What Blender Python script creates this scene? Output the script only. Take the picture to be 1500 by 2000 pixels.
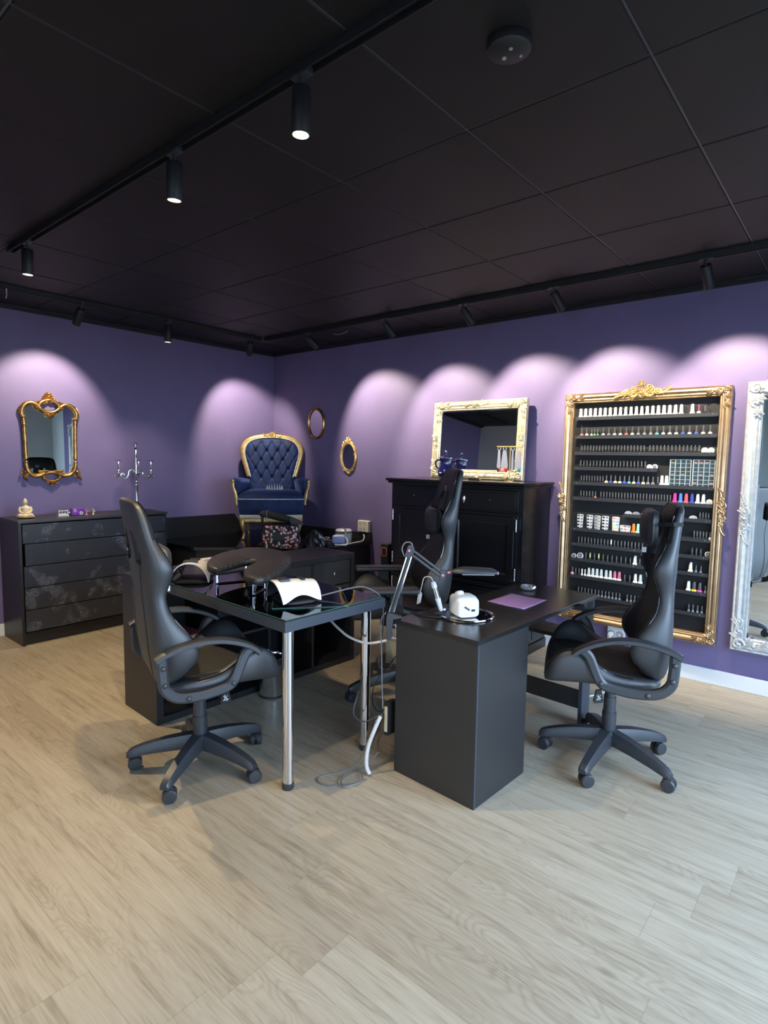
import bpy, bmesh, math, random
from mathutils import Vector, Matrix, Euler
from mathutils.bvhtree import BVHTree
for o in list(bpy.data.objects): bpy.data.objects.remove(o)
SC=bpy.context.scene; COL=SC.collection
R=math.radians; PI=math.pi; sin=math.sin; cos=math.cos
rnd=random.Random(7)
# ------------------------------------------------------------ camera
cam=bpy.data.cameras.new('camera'); co=bpy.data.objects.new('camera',cam); COL.objects.link(co); SC.camera=co
cam.sensor_fit='VERTICAL'; cam.sensor_height=36; cam.sensor_width=27; cam.lens=1131.68/2000*36; cam.clip_start=.05
th,ya,ro=R(-5.2906),R(39.9349),R(.8835)
F=Vector((-sin(ya)*cos(th),cos(ya)*cos(th),sin(th))); RT=Vector((cos(ya),sin(ya),0)); UP=RT.cross(F)
R2=RT*cos(ro)+UP*sin(ro); U2=-RT*sin(ro)+UP*cos(ro)
m=Matrix((R2,U2,-F)).transposed().to_4x4(); m.translation=Vector((5.1739,-4.2314,1.4443)); co.matrix_world=m
# ------------------------------------------------------------ colour management, world, daylight
SC.view_settings.view_transform='Standard'; SC.view_settings.look='None'; SC.view_settings.gamma=1; SC.view_settings.use_curve_mapping=False
SC.view_settings.exposure=0.0
W=bpy.data.worlds.new('world'); SC.world=W; W.use_nodes=True
wt=W.node_tree; bgn=wt.nodes['Background']; wtc=wt.nodes.new('ShaderNodeTexCoord'); wsp=wt.nodes.new('ShaderNodeSeparateXYZ'); wr=wt.nodes.new('ShaderNodeValToRGB')
wt.links.new(wtc.outputs['Generated'],wsp.inputs[0]); wmr=wt.nodes.new('ShaderNodeMapRange'); wmr.inputs['From Min'].default_value=-1; wt.links.new(wsp.outputs[2],wmr.inputs['Value']); wt.links.new(wmr.outputs[0],wr.inputs[0]); wt.links.new(wr.outputs[0],bgn.inputs[0])
we=wr.color_ramp.elements; we[0].position=.0; we[0].color=(.10,.13,.16,1); we[1].position=1; we[1].color=(.16,.28,.52,1)
for p_,c_ in ((.42,(.10,.13,.17,1)),(.465,(.60,.78,1,1)),(.55,(.56,.76,1,1)),(.66,(.22,.36,.62,1))): q_=we.new(p_); q_.color=c_
bgn.inputs[1].default_value=8.0   # daylight street outside the windows: bright near the horizon, deeper blue above, dim ground
DAY=170; LAMP=58
def area(name,loc,rot,sx,sy,power,color):
    l=bpy.data.lights.new(name,'AREA'); l.shape='RECTANGLE'; l.size=sx; l.size_y=sy; l.energy=power; l.color=color
    o=bpy.data.objects.new(name,l); COL.objects.link(o); o.location=loc; o.rotation_euler=rot; return o
area('window_daylight',(8.0,-1.3,2.9),(0,R(60),0),2.4,4.0,DAY*2.6,(.55,.76,1))        # sky outside the shop window in the end wall
area('window_daylight_back',(5.3,-9.4,2.6),(R(66),0,0),2.6,2.2,DAY*.8,(.60,.80,1)) # sky outside the window behind the camera
# ------------------------------------------------------------ materials
def mat(name,col,rough=.5,metal=0,bump=0,bscale=200,var=0,vscale=8,coat=0,spec=.5,trans=0,ior=1.5,emit=None,sheen=0,stretch=None,col2=None):
    m=bpy.data.materials.new(name); m.use_nodes=True; nt=m.node_tree; b=nt.nodes['Principled BSDF']
    c=tuple(col)+(1,) if len(col)==3 else col
    b.inputs['Base Color'].default_value=c; b.inputs['Roughness'].default_value=rough; b.inputs['Metallic'].default_value=metal
    b.inputs['Specular IOR Level'].default_value=spec; b.inputs['IOR'].default_value=ior
    b.inputs['Coat Weight'].default_value=coat; b.inputs['Coat Roughness'].default_value=.05
    b.inputs['Transmission Weight'].default_value=trans
    if sheen: b.inputs['Sheen Weight'].default_value=sheen; b.inputs['Sheen Roughness'].default_value=.4; b.inputs['Sheen Tint'].default_value=(.25,.42,1,1)
    if emit: b.inputs['Emission Color'].default_value=tuple(emit[:3])+(1,); b.inputs['Emission Strength'].default_value=emit[3]
    if bump or var or col2:
        tc=nt.nodes.new('ShaderNodeTexCoord'); src=tc.outputs['Object']
        if stretch:
            mp=nt.nodes.new('ShaderNodeMapping'); mp.inputs['Scale'].default_value=stretch; nt.links.new(src,mp.inputs[0]); src=mp.outputs[0]
    if var or col2:
        n=nt.nodes.new('ShaderNodeTexNoise'); n.inputs['Scale'].default_value=vscale; n.inputs['Detail'].default_value=4; nt.links.new(src,n.inputs['Vector'])
        r=nt.nodes.new('ShaderNodeValToRGB'); e=r.color_ramp.elements
        e[0].position=.35; e[1].position=.65
        c2=col2 if col2 else tuple(x*(1-var) for x in col); e[0].color=tuple(c2)+(1,); e[1].color=tuple(min(1,x*(1+var)) for x in col)+(1,)
        nt.links.new(n.outputs['Fac'],r.inputs[0]); nt.links.new(r.outputs[0],b.inputs['Base Color'])
    if bump:
        n=nt.nodes.new('ShaderNodeTexNoise'); n.inputs['Scale'].default_value=bscale; n.inputs['Detail'].default_value=3; nt.links.new(src,n.inputs['Vector'])
        bp=nt.nodes.new('ShaderNodeBump'); bp.inputs['Strength'].default_value=bump; bp.inputs['Distance'].default_value=.002
        nt.links.new(n.outputs['Fac'],bp.inputs['Height']); nt.links.new(bp.outputs[0],b.inputs['Normal'])
    return m
M={}
M['purple']=mat('purple_paint',(.170,.135,.275),.55,bump=.12,bscale=260,var=.04,vscale=3,spec=.35)
M['greywall']=mat('pale_grey_paint',(.56,.60,.60),.8,bump=.05)
M['ceil']=mat('black_ceiling_tile',(.0085,.0078,.0085),.55,bump=.25,bscale=420,spec=.35,var=.2,vscale=2)
M['ceilback']=mat('lightened_seam_backing',(.075,.075,.085),.4)  # seam backing lightened to paint in the light caught on tile edges
M['trimb']=mat('black_trim',(.013,.013,.015),.5)
M['white']=mat('white_paint',(.78,.80,.80),.4)
M['blackwood']=mat('black_stained_wood',(.016,.0165,.02),.38,bump=.15,bscale=60,stretch=(1,1,14),spec=.5)
M['blackfoil']=mat('black_brown_foil',(.018,.0175,.019),.42,bump=.12,bscale=90,stretch=(12,1,1),spec=.8)
M['desktop']=mat('black_laminate_desktop',(.014,.0135,.014),.20,bump=.10,bscale=70,stretch=(12,1,1),spec=.6)
M['edge']=mat('grey_foil_edge',(.045,.052,.068),.45,bump=.1,bscale=60,stretch=(1,14,14))
M['blackgloss']=mat('black_gloss',(.006,.006,.007),.06,spec=.6)
M['blackant']=mat('black_antique_paint',(.009,.009,.011),.22,bump=.08,bscale=12,spec=.5)
M['blacksat']=mat('black_plastic',(.028,.031,.037),.42,bump=.2,bscale=500,spec=.7)
M['blackmat']=mat('black_matte',(.012,.012,.013),.6)
M['leather']=mat('black_faux_leather',(.024,.026,.031),.50,bump=.25,bscale=330,spec=1)
M['leatherin']=mat('black_perforated_leather',(.014,.014,.015),.5,bump=.4,bscale=500,spec=.4)
M['chrome']=mat('chrome',(.80,.80,.82),.06,1)
M['silver']=mat('brushed_silver',(.72,.72,.74),.22,1)
M['mirror']=mat('mirror_glass',(.80,.83,.83),.01,1)
M['dkmirror']=mat('dark_mirror_glass',(.30,.30,.36),.08,1)  # mirror glass with a darker tint, for the ovals
M['gold']=mat('antique_gold_leaf',(.72,.42,.14),.34,1,bump=.5,bscale=90,col2=(.42,.22,.07),vscale=26)
M['gold2']=mat('bright_gold',(.90,.64,.26),.38,.75,bump=.3,bscale=90,col2=(.62,.40,.13),vscale=24)
M['goldframe']=mat('champagne_gold_frame',(.60,.42,.25),.36,.9,bump=.2,bscale=120,col2=(.50,.34,.20),vscale=14)
M['cream']=mat('cream_gold_frame',(.88,.79,.57),.38,.4,bump=.3,bscale=100,col2=(.68,.56,.33),vscale=30)
M['silverframe']=mat('silver_leaf_frame',(.60,.60,.59),.42,.3,bump=.3,bscale=100,col2=(.48,.48,.48),vscale=30)
M['velvet']=mat('navy_velvet',(.004,.017,.080),.75,sheen=.22,var=.35,vscale=14,bump=.2,bscale=300)
M['velvetl']=mat('pale_navy_velvet',(.018,.034,.12),.75,sheen=.5,var=.3,vscale=10)  # lighter navy velvet for the armrests and buttons
M['lace']=mat('cream_braid',(.62,.58,.50),.7,bump=.8,bscale=180,var=.3,vscale=120)
M['whitep']=mat('white_gloss_plastic',(.70,.71,.73),.22)
M['greyp']=mat('grey_plastic',(.35,.36,.38),.4)
M['cable_w']=mat('white_cable',(.72,.70,.66),.45)
M['cable_g']=mat('grey_cable',(.16,.16,.17),.45)
M['cable_b']=mat('black_cable',(.015,.015,.017),.4)
M['socket']=mat('socket_shadow',(.25,.24,.22),.5)
M['creamp']=mat('cream_plastic',(.78,.72,.58),.4)
M['glass']=mat('clear_glass',(.93,.98,.96),0.0,trans=1,ior=1.45)
M['dishglass']=mat('thick_clear_glass',(.90,.93,.95),.03,trans=.72,ior=1.5,coat=1)
M['glassedge']=mat('green_glass_edge',(.045,.12,.10),.15)
M['bone']=mat('ivory_resin',(.70,.58,.38),.5,var=.15,vscale=40)
M['lilac']=mat('lilac_paper_towel',(.52,.30,.62),.85,bump=.8,bscale=140)
M['card']=mat('pale_cardboard',(.66,.56,.36),.75,var=.06,vscale=14)
M['pinkp']=mat('pink_plastic',(.75,.20,.26),.4)
M['orange']=mat('orange_plastic',(.62,.11,.04),.45)
M['bluecer']=mat('cobalt_glazed_ceramic',(.012,.014,.10),.08,coat=.5)
M['lens']=mat('lamp_lens',(1,.9,.75),.4,emit=(1,.86,.62,9))
M['lampin']=mat('lamp_reflector',(.9,.85,.75),.35)
M['tealled']=mat('blue_tint_plastic',(.30,.34,.62),.35)
M['bagvinyl']=mat('black_vinyl',(.012,.012,.014),.22,bump=.5,bscale=14)
def flat(n,c,r=.4): 
    if n not in M: M[n]=mat(n,c,r)
    return M[n]
# floor
def floor_mat():
    m=bpy.data.materials.new('oak_laminate'); m.use_nodes=True; nt=m.node_tree; N=nt.nodes; L=nt.links; b=N['Principled BSDF']
    def mth(op,a,b_=None,c=None):
        n=N.new('ShaderNodeMath'); n.operation=op
        for i,v in enumerate((a,b_,c)):
            if v is None: continue
            if isinstance(v,(int,float)): n.inputs[i].default_value=v
            else: L.new(v,n.inputs[i])
        return n.outputs[0]
    def comb(x,y,z=0):
        n=N.new('ShaderNodeCombineXYZ')
        for i,v in enumerate((x,y,z)):
            if isinstance(v,(int,float)): n.inputs[i].default_value=v
            else: L.new(v,n.inputs[i])
        return n.outputs[0]
    tc=N.new('ShaderNodeTexCoord'); sp=N.new('ShaderNodeSeparateXYZ'); L.new(tc.outputs['Object'],sp.inputs[0])
    x,y=sp.outputs[0],sp.outputs[1]
    yy=mth('DIVIDE',mth('ADD',y,3.031),.19); row=mth('FLOOR',yy); fy=mth('SUBTRACT',yy,row)
    wn=N.new('ShaderNodeTexWhiteNoise'); wn.noise_dimensions='1D'; L.new(mth('ADD',row,3.7),wn.inputs['W'])
    xx=mth('ADD',mth('DIVIDE',x,1.285),mth('MULTIPLY',wn.outputs['Value'],5)); ci=mth('FLOOR',xx); fx=mth('SUBTRACT',xx,ci)
    w2=N.new('ShaderNodeTexWhiteNoise'); w2.noise_dimensions='2D'; L.new(comb(row,ci),w2.inputs['Vector']); pid=w2.outputs['Value']
    def noise(vec,scale,det=4,dist=0,rough=.55):
        n=N.new('ShaderNodeTexNoise'); n.inputs['Scale'].default_value=scale; n.inputs['Detail'].default_value=det; n.inputs['Distortion'].default_value=dist; n.inputs['Roughness'].default_value=rough
        L.new(vec,n.inputs['Vector']); return n.outputs['Fac']
    off=mth('MULTIPLY',pid,37)
    g1=noise(comb(mth('ADD',mth('MULTIPLY',x,1.1),off),mth('MULTIPLY',y,14),off),2.2,6,.6)
    g2=noise(comb(mth('ADD',mth('MULTIPLY',x,3),off),mth('MULTIPLY',y,60),off),3,5,.2)
    # cathedral rings
    base=noise(comb(mth('ADD',mth('MULTIPLY',x,.9),off),mth('MULTIPLY',y,4.2),off),1.5,2,.35)
    rings=mth('POWER',mth('ABSOLUTE',mth('SINE',mth('MULTIPLY',base,80))),5)
    msk=noise(comb(mth('ADD',mth('MULTIPLY',x,1.3),mth('ADD',off,9)),mth('MULTIPLY',y,3.5),off),1.2,1)
    msk=mth('MULTIPLY',mth('MAXIMUM',mth('SUBTRACT',msk,.42),0),4.0)
    msk=mth('MINIMUM',msk,1)
    # knots
    vor=N.new('ShaderNodeTexVoronoi'); vor.inputs['Scale'].default_value=1.0; L.new(comb(mth('MULTIPLY',x,1.5),mth('MULTIPLY',y,3.6),0),vor.inputs['Vector'])
    knot=mth('MAXIMUM',mth('SUBTRACT',1,mth('MULTIPLY',vor.outputs['Distance'],15)),0)
    t=mth('ADD',mth('MULTIPLY',g1,.60),mth('MULTIPLY',g2,.40))
    ramp=N.new('ShaderNodeValToRGB'); e=ramp.color_ramp.elements
    e[0].position=.30; e[0].color=(.27,.225,.165,1); e[1].position=.66; e[1].color=(.52,.465,.37,1)
    q=e.new(.48); q.color=(.45,.390,.295,1)
    L.new(t,ramp.inputs[0])
    def mix(f,a,bc,typ='MIX'):
        n=N.new('ShaderNodeMix'); n.data_type='RGBA'; n.blend_type=typ
        if isinstance(f,(int,float)): n.inputs[0].default_value=f
        else: L.new(f,n.inputs[0])
        for i,v in ((6,a),(7,bc)):
            if isinstance(v,tuple): n.inputs[i].default_value=v
            else: L.new(v,n.inputs[i])
        return n.outputs[2]
    c=mix(mth('MULTIPLY',mth('MULTIPLY',rings,msk),.26),ramp.outputs[0],(.22,.165,.11,1))
    c=mix(mth('MULTIPLY',knot,.8),c,(.13,.095,.065,1))
    tint=N.new('ShaderNodeValToRGB'); e=tint.color_ramp.elements; e[0].position=0; e[0].color=(.82,.795,.76,1); e[1].position=1; e[1].color=(.97,.965,.955,1)
    L.new(pid,tint.inputs[0]); c=mix(1.0,c,tint.outputs[0],'MULTIPLY')
    ey=mth('LESS_THAN',mth('MINIMUM',fy,mth('SUBTRACT',1,fy)),.009); ex=mth('LESS_THAN',mth('MINIMUM',fx,mth('SUBTRACT',1,fx)),.0013)
    seam=mth('MAXIMUM',ey,ex); c=mix(mth('MULTIPLY',seam,.22),c,(.16,.13,.10,1))
    L.new(c,b.inputs['Base Color']); b.inputs['Roughness'].default_value=.42; b.inputs['Specular IOR Level'].default_value=.4
    bp=N.new('ShaderNodeBump'); bp.inputs['Strength'].default_value=.12; bp.inputs['Distance'].default_value=.001
    L.new(mth('SUBTRACT',g2,mth('MULTIPLY',seam,.6)),bp.inputs['Height']); L.new(bp.outputs[0],b.inputs['Normal'])
    return m
M['floor']=floor_mat()
# drawer fronts with a raised blossom print
def blossom_mat():
    m=mat('blue_black_blossom_front',(.030,.034,.048),.30,bump=.06,bscale=90); nt=m.node_tree; N=nt.nodes; L=nt.links; b=N['Principled BSDF']
    tc=N.new('ShaderNodeTexCoord'); v=N.new('ShaderNodeTexVoronoi'); v.inputs['Scale'].default_value=42; L.new(tc.outputs['Object'],v.inputs['Vector'])
    n=N.new('ShaderNodeTexNoise'); n.inputs['Scale'].default_value=8.5; n.inputs['Detail'].default_value=4; L.new(tc.outputs['Object'],n.inputs['Vector'])
    r=N.new('ShaderNodeValToRGB'); r.color_ramp.elements[0].position=.56; r.color_ramp.elements[1].position=.64; L.new(n.outputs['Fac'],r.inputs[0])
    s=N.new('ShaderNodeMath'); s.operation='SINE'; k=N.new('ShaderNodeMath'); k.operation='MULTIPLY'; k.inputs[1].default_value=22; L.new(v.outputs['Distance'],k.inputs[0]); L.new(k.outputs[0],s.inputs[0])
    g=N.new('ShaderNodeMath'); g.operation='GREATER_THAN'; g.inputs[1].default_value=.45; L.new(s.outputs[0],g.inputs[0])
    mu=N.new('ShaderNodeMath'); mu.operation='MULTIPLY'; L.new(g.outputs[0],mu.inputs[0]); L.new(r.outputs[0],mu.inputs[1])
    mx=N.new('ShaderNodeMix'); mx.data_type='RGBA'; mx.inputs[6].default_value=(.030,.034,.048,1); mx.inputs[7].default_value=(.17,.19,.25,1); L.new(mu.outputs[0],mx.inputs[0]); L.new(mx.outputs[2],b.inputs['Base Color'])
    return m
M['blossom']=blossom_mat()
# printed bag panel: random little pink / white shapes on black
def print_mat():
    m=mat('nail_print_fabric',(.012,.012,.014),.4); nt=m.node_tree; N=nt.nodes; L=nt.links; b=N['Principled BSDF']
    tc=N.new('ShaderNodeTexCoord'); v=N.new('ShaderNodeTexVoronoi'); v.distance='CHEBYCHEV'; v.inputs['Scale'].default_value=46; L.new(tc.outputs['Object'],v.inputs['Vector'])
    r=N.new('ShaderNodeValToRGB'); r.color_ramp.interpolation='CONSTANT'; e=r.color_ramp.elements
    e[0].position=0; e[0].color=(.012,.012,.014,1); e[1].position=.22; e[1].color=(.80,.28,.30,1)
    for p,c in ((.48,(.9,.55,.5,1)),(.72,(.62,.60,.70,1)),(.82,(.25,.12,.3,1)),(.9,(.012,.012,.014,1))): q=e.new(p); q.color=c
    sp=N.new('ShaderNodeSeparateColor'); L.new(v.outputs['Color'],sp.inputs[0]); L.new(sp.outputs[0],r.inputs[0])
    lt=N.new('ShaderNodeMath'); lt.operation='LESS_THAN'; lt.inputs[1].default_value=.40; L.new(v.outputs['Distance'],lt.inputs[0])
    mx=N.new('ShaderNodeMix'); mx.data_type='RGBA'; mx.inputs[6].default_value=(.012,.012,.014,1); L.new(lt.outputs[0],mx.inputs[0]); L.new(r.outputs[0],mx.inputs[7]); L.new(mx.outputs[2],b.inputs['Base Color'])
    return m
M['print']=print_mat()
# ------------------------------------------------------------ geometry helpers
def axis_mat(z):
    z=Vector(z).normalized(); a=Vector((0,0,1)) if abs(z.z)<.95 else Vector((1,0,0))
    x=a.cross(z).normalized(); y=z.cross(x); return Matrix((x,y,z)).transposed()
class G:
    def __init__(s): s.bm=bmesh.new(); s.mi=0; s.wn=False
    def _f(s,vs):
        try: f=s.bm.faces.new(vs)
        except ValueError: return None
        f.material_index=s.mi; return f
    def box(s,x0,x1,y0,y1,z0,z1,bev=0,mat=None,seg=2):
        M_=Matrix.Translation(((x0+x1)/2,(y0+y1)/2,(z0+z1)/2))@Matrix.Diagonal((abs(x1-x0),abs(y1-y0),abs(z1-z0),1))
        if mat is not None: M_=mat@M_
        r=bmesh.ops.create_cube(s.bm,size=1,matrix=M_); fs={f for v in r['verts'] for f in v.link_faces}
        for f in fs: f.material_index=s.mi
        if bev:
            s.wn=True
            es=list({e for v in r['verts'] for e in v.link_edges}); q=bmesh.ops.bevel(s.bm,geom=es,offset=bev,segments=seg,affect='EDGES',profile=.5)
            for f in q['faces']: f.material_index=s.mi
        return s
    def rings(s,rs,cap=True,closed=False):
        n=len(rs[0]); V=[[s.bm.verts.new(p) for p in r] for r in rs]; k=len(V)
        for i in range(k if closed else k-1):
            a,b=V[i],V[(i+1)%k]
            for j in range(n): s._f((a[j],a[(j+1)%n],b[(j+1)%n],b[j]))
        if cap and not closed: s._f(V[0][::-1]); s._f(V[-1])
        return s
    def cyl(s,p0,p1,r0,r1=None,n=20):
        r1=r0 if r1 is None else r1; p0,p1=Vector(p0),Vector(p1); A=axis_mat(p1-p0)
        return s.rings([[p+A@Vector((r*cos(2*PI*i/n),r*sin(2*PI*i/n),0)) for i in range(n)] for p,r in ((p0,r0),(p1,r1))])
    def tube(s,pts,r,n=8,closed=False,sx=1,up=None):
        pts=[Vector(p) for p in pts]; k=len(pts); rs=[]; prev=None
        for i,p in enumerate(pts):
            a=pts[(i-1)%k] if closed or i else p; b=pts[(i+1)%k] if closed or i<k-1 else p
            t=(b-a); t=t.normalized() if t.length>1e-9 else Vector((0,0,1))
            if up is not None: x=Vector(up).cross(t); x=x.normalized() if x.length>1e-6 else Vector((1,0,0))
            elif prev is None: x=axis_mat(t)@Vector((1,0,0))
            else: x=(prev-t*prev.dot(t)); x=x.normalized() if x.length>1e-6 else axis_mat(t)@Vector((1,0,0))
            prev=x; y=t.cross(x); rr=r[i] if isinstance(r,(list,tuple)) else r
            rs.append([p+x*rr*sx*cos(2*PI*j/n)+y*rr*sin(2*PI*j/n) for j in range(n)])
        return s.rings(rs,cap=True,closed=closed)
    def lathe(s,prof,c=(0,0,0),n=24,axis=(0,0,1),cap=True):
        A=axis_mat(axis) if tuple(axis)!=(0,0,1) else Matrix.Identity(3); c=Vector(c)
        return s.rings([[c+A@Vector((max(r,.0004)*cos(2*PI*i/n),max(r,.0004)*sin(2*PI*i/n),z)) for i in range(n)] for r,z in prof],cap=cap)
    def ell(s,c,rad,rot=None,n=12,m=8):
        A=rot if rot is not None else Matrix.Identity(3); c=Vector(c)
        return s.rings([[c+A@Vector((rad[0]*sin(t)*cos(2*PI*i/n),rad[1]*sin(t)*sin(2*PI*i/n),-rad[2]*cos(t))) for i in range(n)] for t in [max(.03,min(PI-.03,PI*j/m)) for j in range(m+1)]])
    def prism(s,poly,fn,d0,d1,bev=0):
        # poly: 2-D points; fn(a,b,d)->3-D
        a=[s.bm.verts.new(fn(p[0],p[1],d0)) for p in poly]; b=[s.bm.verts.new(fn(p[0],p[1],d1)) for p in poly]; n=len(poly)
        fs=[s._f(a[::-1]),s._f(b)]+[s._f((a[i],a[(i+1)%n],b[(i+1)%n],b[i])) for i in range(n)]
        if bev:
            s.wn=True
            es=list({e for f in (fs[0],fs[1]) if f for e in f.edges}); q=bmesh.ops.bevel(s.bm,geom=es,offset=bev,segments=2,affect='EDGES',profile=.5)
            for f in q['faces']: f.material_index=s.mi
        return s
    def ribbon(s,pts,w,t,closed=False,x=0):
        # rectangular section swept along (y,z) points at lateral offset x
        k=len(pts); rs=[]
        for i in range(k):
            a=Vector(pts[(i-1)%k] if closed or i else pts[i]); b=Vector(pts[(i+1)%k] if closed or i<k-1 else pts[i]); d=(b-a).normalized(); nn=Vector((-d.y,d.x)); p=Vector(pts[i]); ww=w[i] if isinstance(w,(list,tuple)) else w
            c=.22
            sec=[(-.5,-.5+c),(-.5,.5-c),(-.5+c,.5),(.5-c,.5),(.5,.5-c),(.5,-.5+c),(.5-c,-.5),(-.5+c,-.5)]
            rs.append([Vector((x+u*t,p.x+nn.x*v*ww,p.y+nn.y*v*ww)) for u,v in sec])
        return s.rings(rs,closed=closed)
    def grid(s,nu,nv,fn):
        V=[[s.bm.verts.new(fn(i/nu,j/nv)) for j in range(nv+1)] for i in range(nu+1)]
        for i in range(nu):
            for j in range(nv): s._f((V[i][j],V[i+1][j],V[i+1][j+1],V[i][j+1]))
        return s
    def frame(s,hw,hh,prof,fn):
        # mitred frame: prof = [(inset from outer edge, height)], fn(x,z,h)->3-D
        rs=[]
        for sx,sz in ((-1,-1),(1,-1),(1,1),(-1,1)): rs.append([fn(sx*(hw-a),sz*(hh-a),h) for a,h in prof])
        return s.rings(rs,closed=True)
    def obj(s,name,mats,parent=None,loc=None,rot=None,ang=38,sub=0,thing=None):
        bm=s.bm; bmesh.ops.recalc_face_normals(bm,faces=bm.faces)
        for f in bm.faces: f.smooth=True
        for e in bm.edges:
            if len(e.link_faces)==2:
                e.smooth = e.calc_face_angle(0)<R(ang)
        me=bpy.data.meshes.new(name); bm.to_mesh(me); bm.free()
        for x in (mats if isinstance(mats,(list,tuple)) else [mats]): me.materials.append(M[x] if isinstance(x,str) else x)
        o=bpy.data.objects.new(name,me); COL.objects.link(o)
        if parent: o.parent=parent
        if loc: o.location=loc
        if rot is not None: o.rotation_euler=rot
        if s.wn: md=o.modifiers.new('wn','WEIGHTED_NORMAL'); md.keep_sharp=True; md.mode='FACE_AREA'
        if sub: md=o.modifiers.new('sub','SUBSURF'); md.levels=sub; md.render_levels=sub
        return o
def tag(o,label,cat,group=None):
    o['label']=label; o['category']=cat
    if group: o['group']=group
    return o
def thing(name,label,cat,loc=(0,0,0),rz=0,group=None,rot=None):
    o=bpy.data.objects.new(name,None); COL.objects.link(o); o.location=loc; o.rotation_euler=rot if rot else (0,0,rz); o.empty_display_size=.05
    return tag(o,label,cat,group)
def st(o): o['kind']='structure'; return o
def pl(o,label): o['label']=label; return o
def copy_tree(o,parent=None):
    c=o.copy(); COL.objects.link(c); c.parent=parent
    for ch in list(o.children): copy_tree(ch,c)
    return c
def smooth(pts,n=4,closed=False):
    # Catmull-Rom
    P=[Vector(p) for p in pts]; k=len(P); out=[]
    for i in range(k if closed else k-1):
        p0=P[(i-1)%k] if closed or i>0 else P[0]; p1=P[i]; p2=P[(i+1)%k]; p3=P[(i+2)%k] if closed or i<k-2 else P[-1]
        for j in range(n):
            t=j/n; out.append(.5*((2*p1)+(p2-p0)*t+(2*p0-5*p1+4*p2-p3)*t*t+(3*p1-p0-3*p2+p3)*t**3))
    if not closed: out.append(P[-1])
    return out
def V3(pts,z=0): return [Vector((p[0],p[1],p[2] if len(p)>2 else z)) for p in pts]
# text / marks as thin raised strokes
def strokes(g,segs,fn,w=.0015):
    for s_ in segs: g.tube([fn(*p) for p in s_],w,5)
# ------------------------------------------------------------ structure
XE,YB,H,ZB=6.25,-4.62,2.571,.099
st(G().box(-.1,XE+.1,-7.6,.1,-.06,0).obj('floor','floor'))
st(G().box(-.1,5.75,0,.1,0,H+.1).obj('wall_right','purple'))
st(G().box(5.75,XE+.1,.0,.1,0,H+.1).obj('wall_right_grey','greywall'))
st(G().box(-.1,0,YB-.1,0,0,H+.1).obj('wall_left','purple'))
st(G().box(0,3.3,YB-.1,YB,0,H+.1).obj('wall_partition','greywall'))
st(G().box(3.2,3.3,-7.5,YB-.1,0,H+.1).obj('wall_passage','greywall'))
g=G(); g.box(3.2,4.5,-7.6,-7.5,0,H+.1).box(6.15,XE+.1,-7.6,-7.5,0,H+.1).box(4.5,6.15,-7.6,-7.5,0,.3).box(4.5,6.15,-7.6,-7.5,2.1,H+.1); st(g.obj('wall_behind','greywall'))
g=G(); g.box(XE,XE+.1,-.75,0,0,H+.1).box(XE,XE+.1,-7.5,-4.15,0,H+.1).box(XE,XE+.1,-4.15,-.75,0,.12).box(XE,XE+.1,-4.15,-.75,2.12,H+.1); st(g.obj('wall_window_side','greywall'))
g=G()
for y in (-4.15,-2.47,-.80): g.box(XE,XE+.06,y,y+.05,.12,2.12)
g.box(XE,XE+.06,-4.15,-.75,.12,.17).box(XE,XE+.06,-4.15,-.75,2.07,2.12); st(g.obj('window_1','white'))
# ceiling tiles
g=G(); g.mi=0; x0,y0=3.4234,-1.2451
ch=.004
for i in range(-7,6):
    for j in range(-12,4):
        a,b,c,d=x0+i*.6+.002,x0+i*.6+.598,y0+j*.6+.002,y0+j*.6+.598
        a=max(a,0);b=min(b,XE);c=max(c,-7.5);d=min(d,0)
        if b-a<.02 or d-c<.02: continue
        g.rings([[Vector((p,q,H+.006)) for p,q in ((a,c),(b,c),(b,d),(a,d))],[Vector((p,q,H)) for p,q in ((a+ch,c+ch),(b-ch,c+ch),(b-ch,d-ch),(a+ch,d-ch))]])
g.mi=1; g.box(-.1,XE+.1,-7.6,.1,H+.0045,H+.1)
st(g.obj('ceiling',['ceil','ceilback'],ang=20))
g=G(); g.box(0,XE,-.055,0,H-.016,H).box(0,XE,-.028,0,H-.026,H-.016); st(g.obj('trim_right','trimb'))
g=G(); g.box(0,.055,YB,-.055,H-.016,H).box(0,.028,YB,-.028,H-.026,H-.016); st(g.obj('trim_left','trimb'))
def base(name,x0,x1,y0,y1):
    st(G().box(x0,x1,y0,y1,0,ZB,.004).obj(name,'white'))
base('baseboard_right',0,5.75,-.014,0); base('baseboard_left',0,.014,YB,-.014)
# ------------------------------------------------------------ track lighting
def track(name,x0,x1,y0,y1,label):
    t=thing(name,label,'ceiling track',((x0+x1)/2,(y0+y1)/2,H))
    ax=x1-x0>y1-y0; a,b=(x1-x0)/2,(y1-y0)/2; g=G()
    if ax: 
        for u in (-.017,.0135): g.box(-a,a,u,u+.0035,-.03,0)
        g.box(-a,a,-.0135,.0135,-.012,0)
        e=G().box(-a-.012,-a,-.019,.019,-.034,0,.002)
    else:
        for u in (-.017,.0135): g.box(u,u+.0035,-b,b,-.03,0)
        g.box(-.0135,.0135,-b,b,-.012,0)
        e=G().box(-.019,.019,-b-.012,-b,-.034,0,.002)
    g.obj('rail','trimb',t); e.obj('end_cap','blacksat',t); return t
track('lighting_track',1.46,5.9,-3.047,-3.013,'long black lighting track crossing the middle of the ceiling')
track('lighting_track',.68,6.1,-.667,-.633,'black lighting track running along the ceiling beside the right purple wall')
track('lighting_track',.603,.637,-4.4,-.667,'black lighting track running along the ceiling beside the left purple wall')
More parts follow.
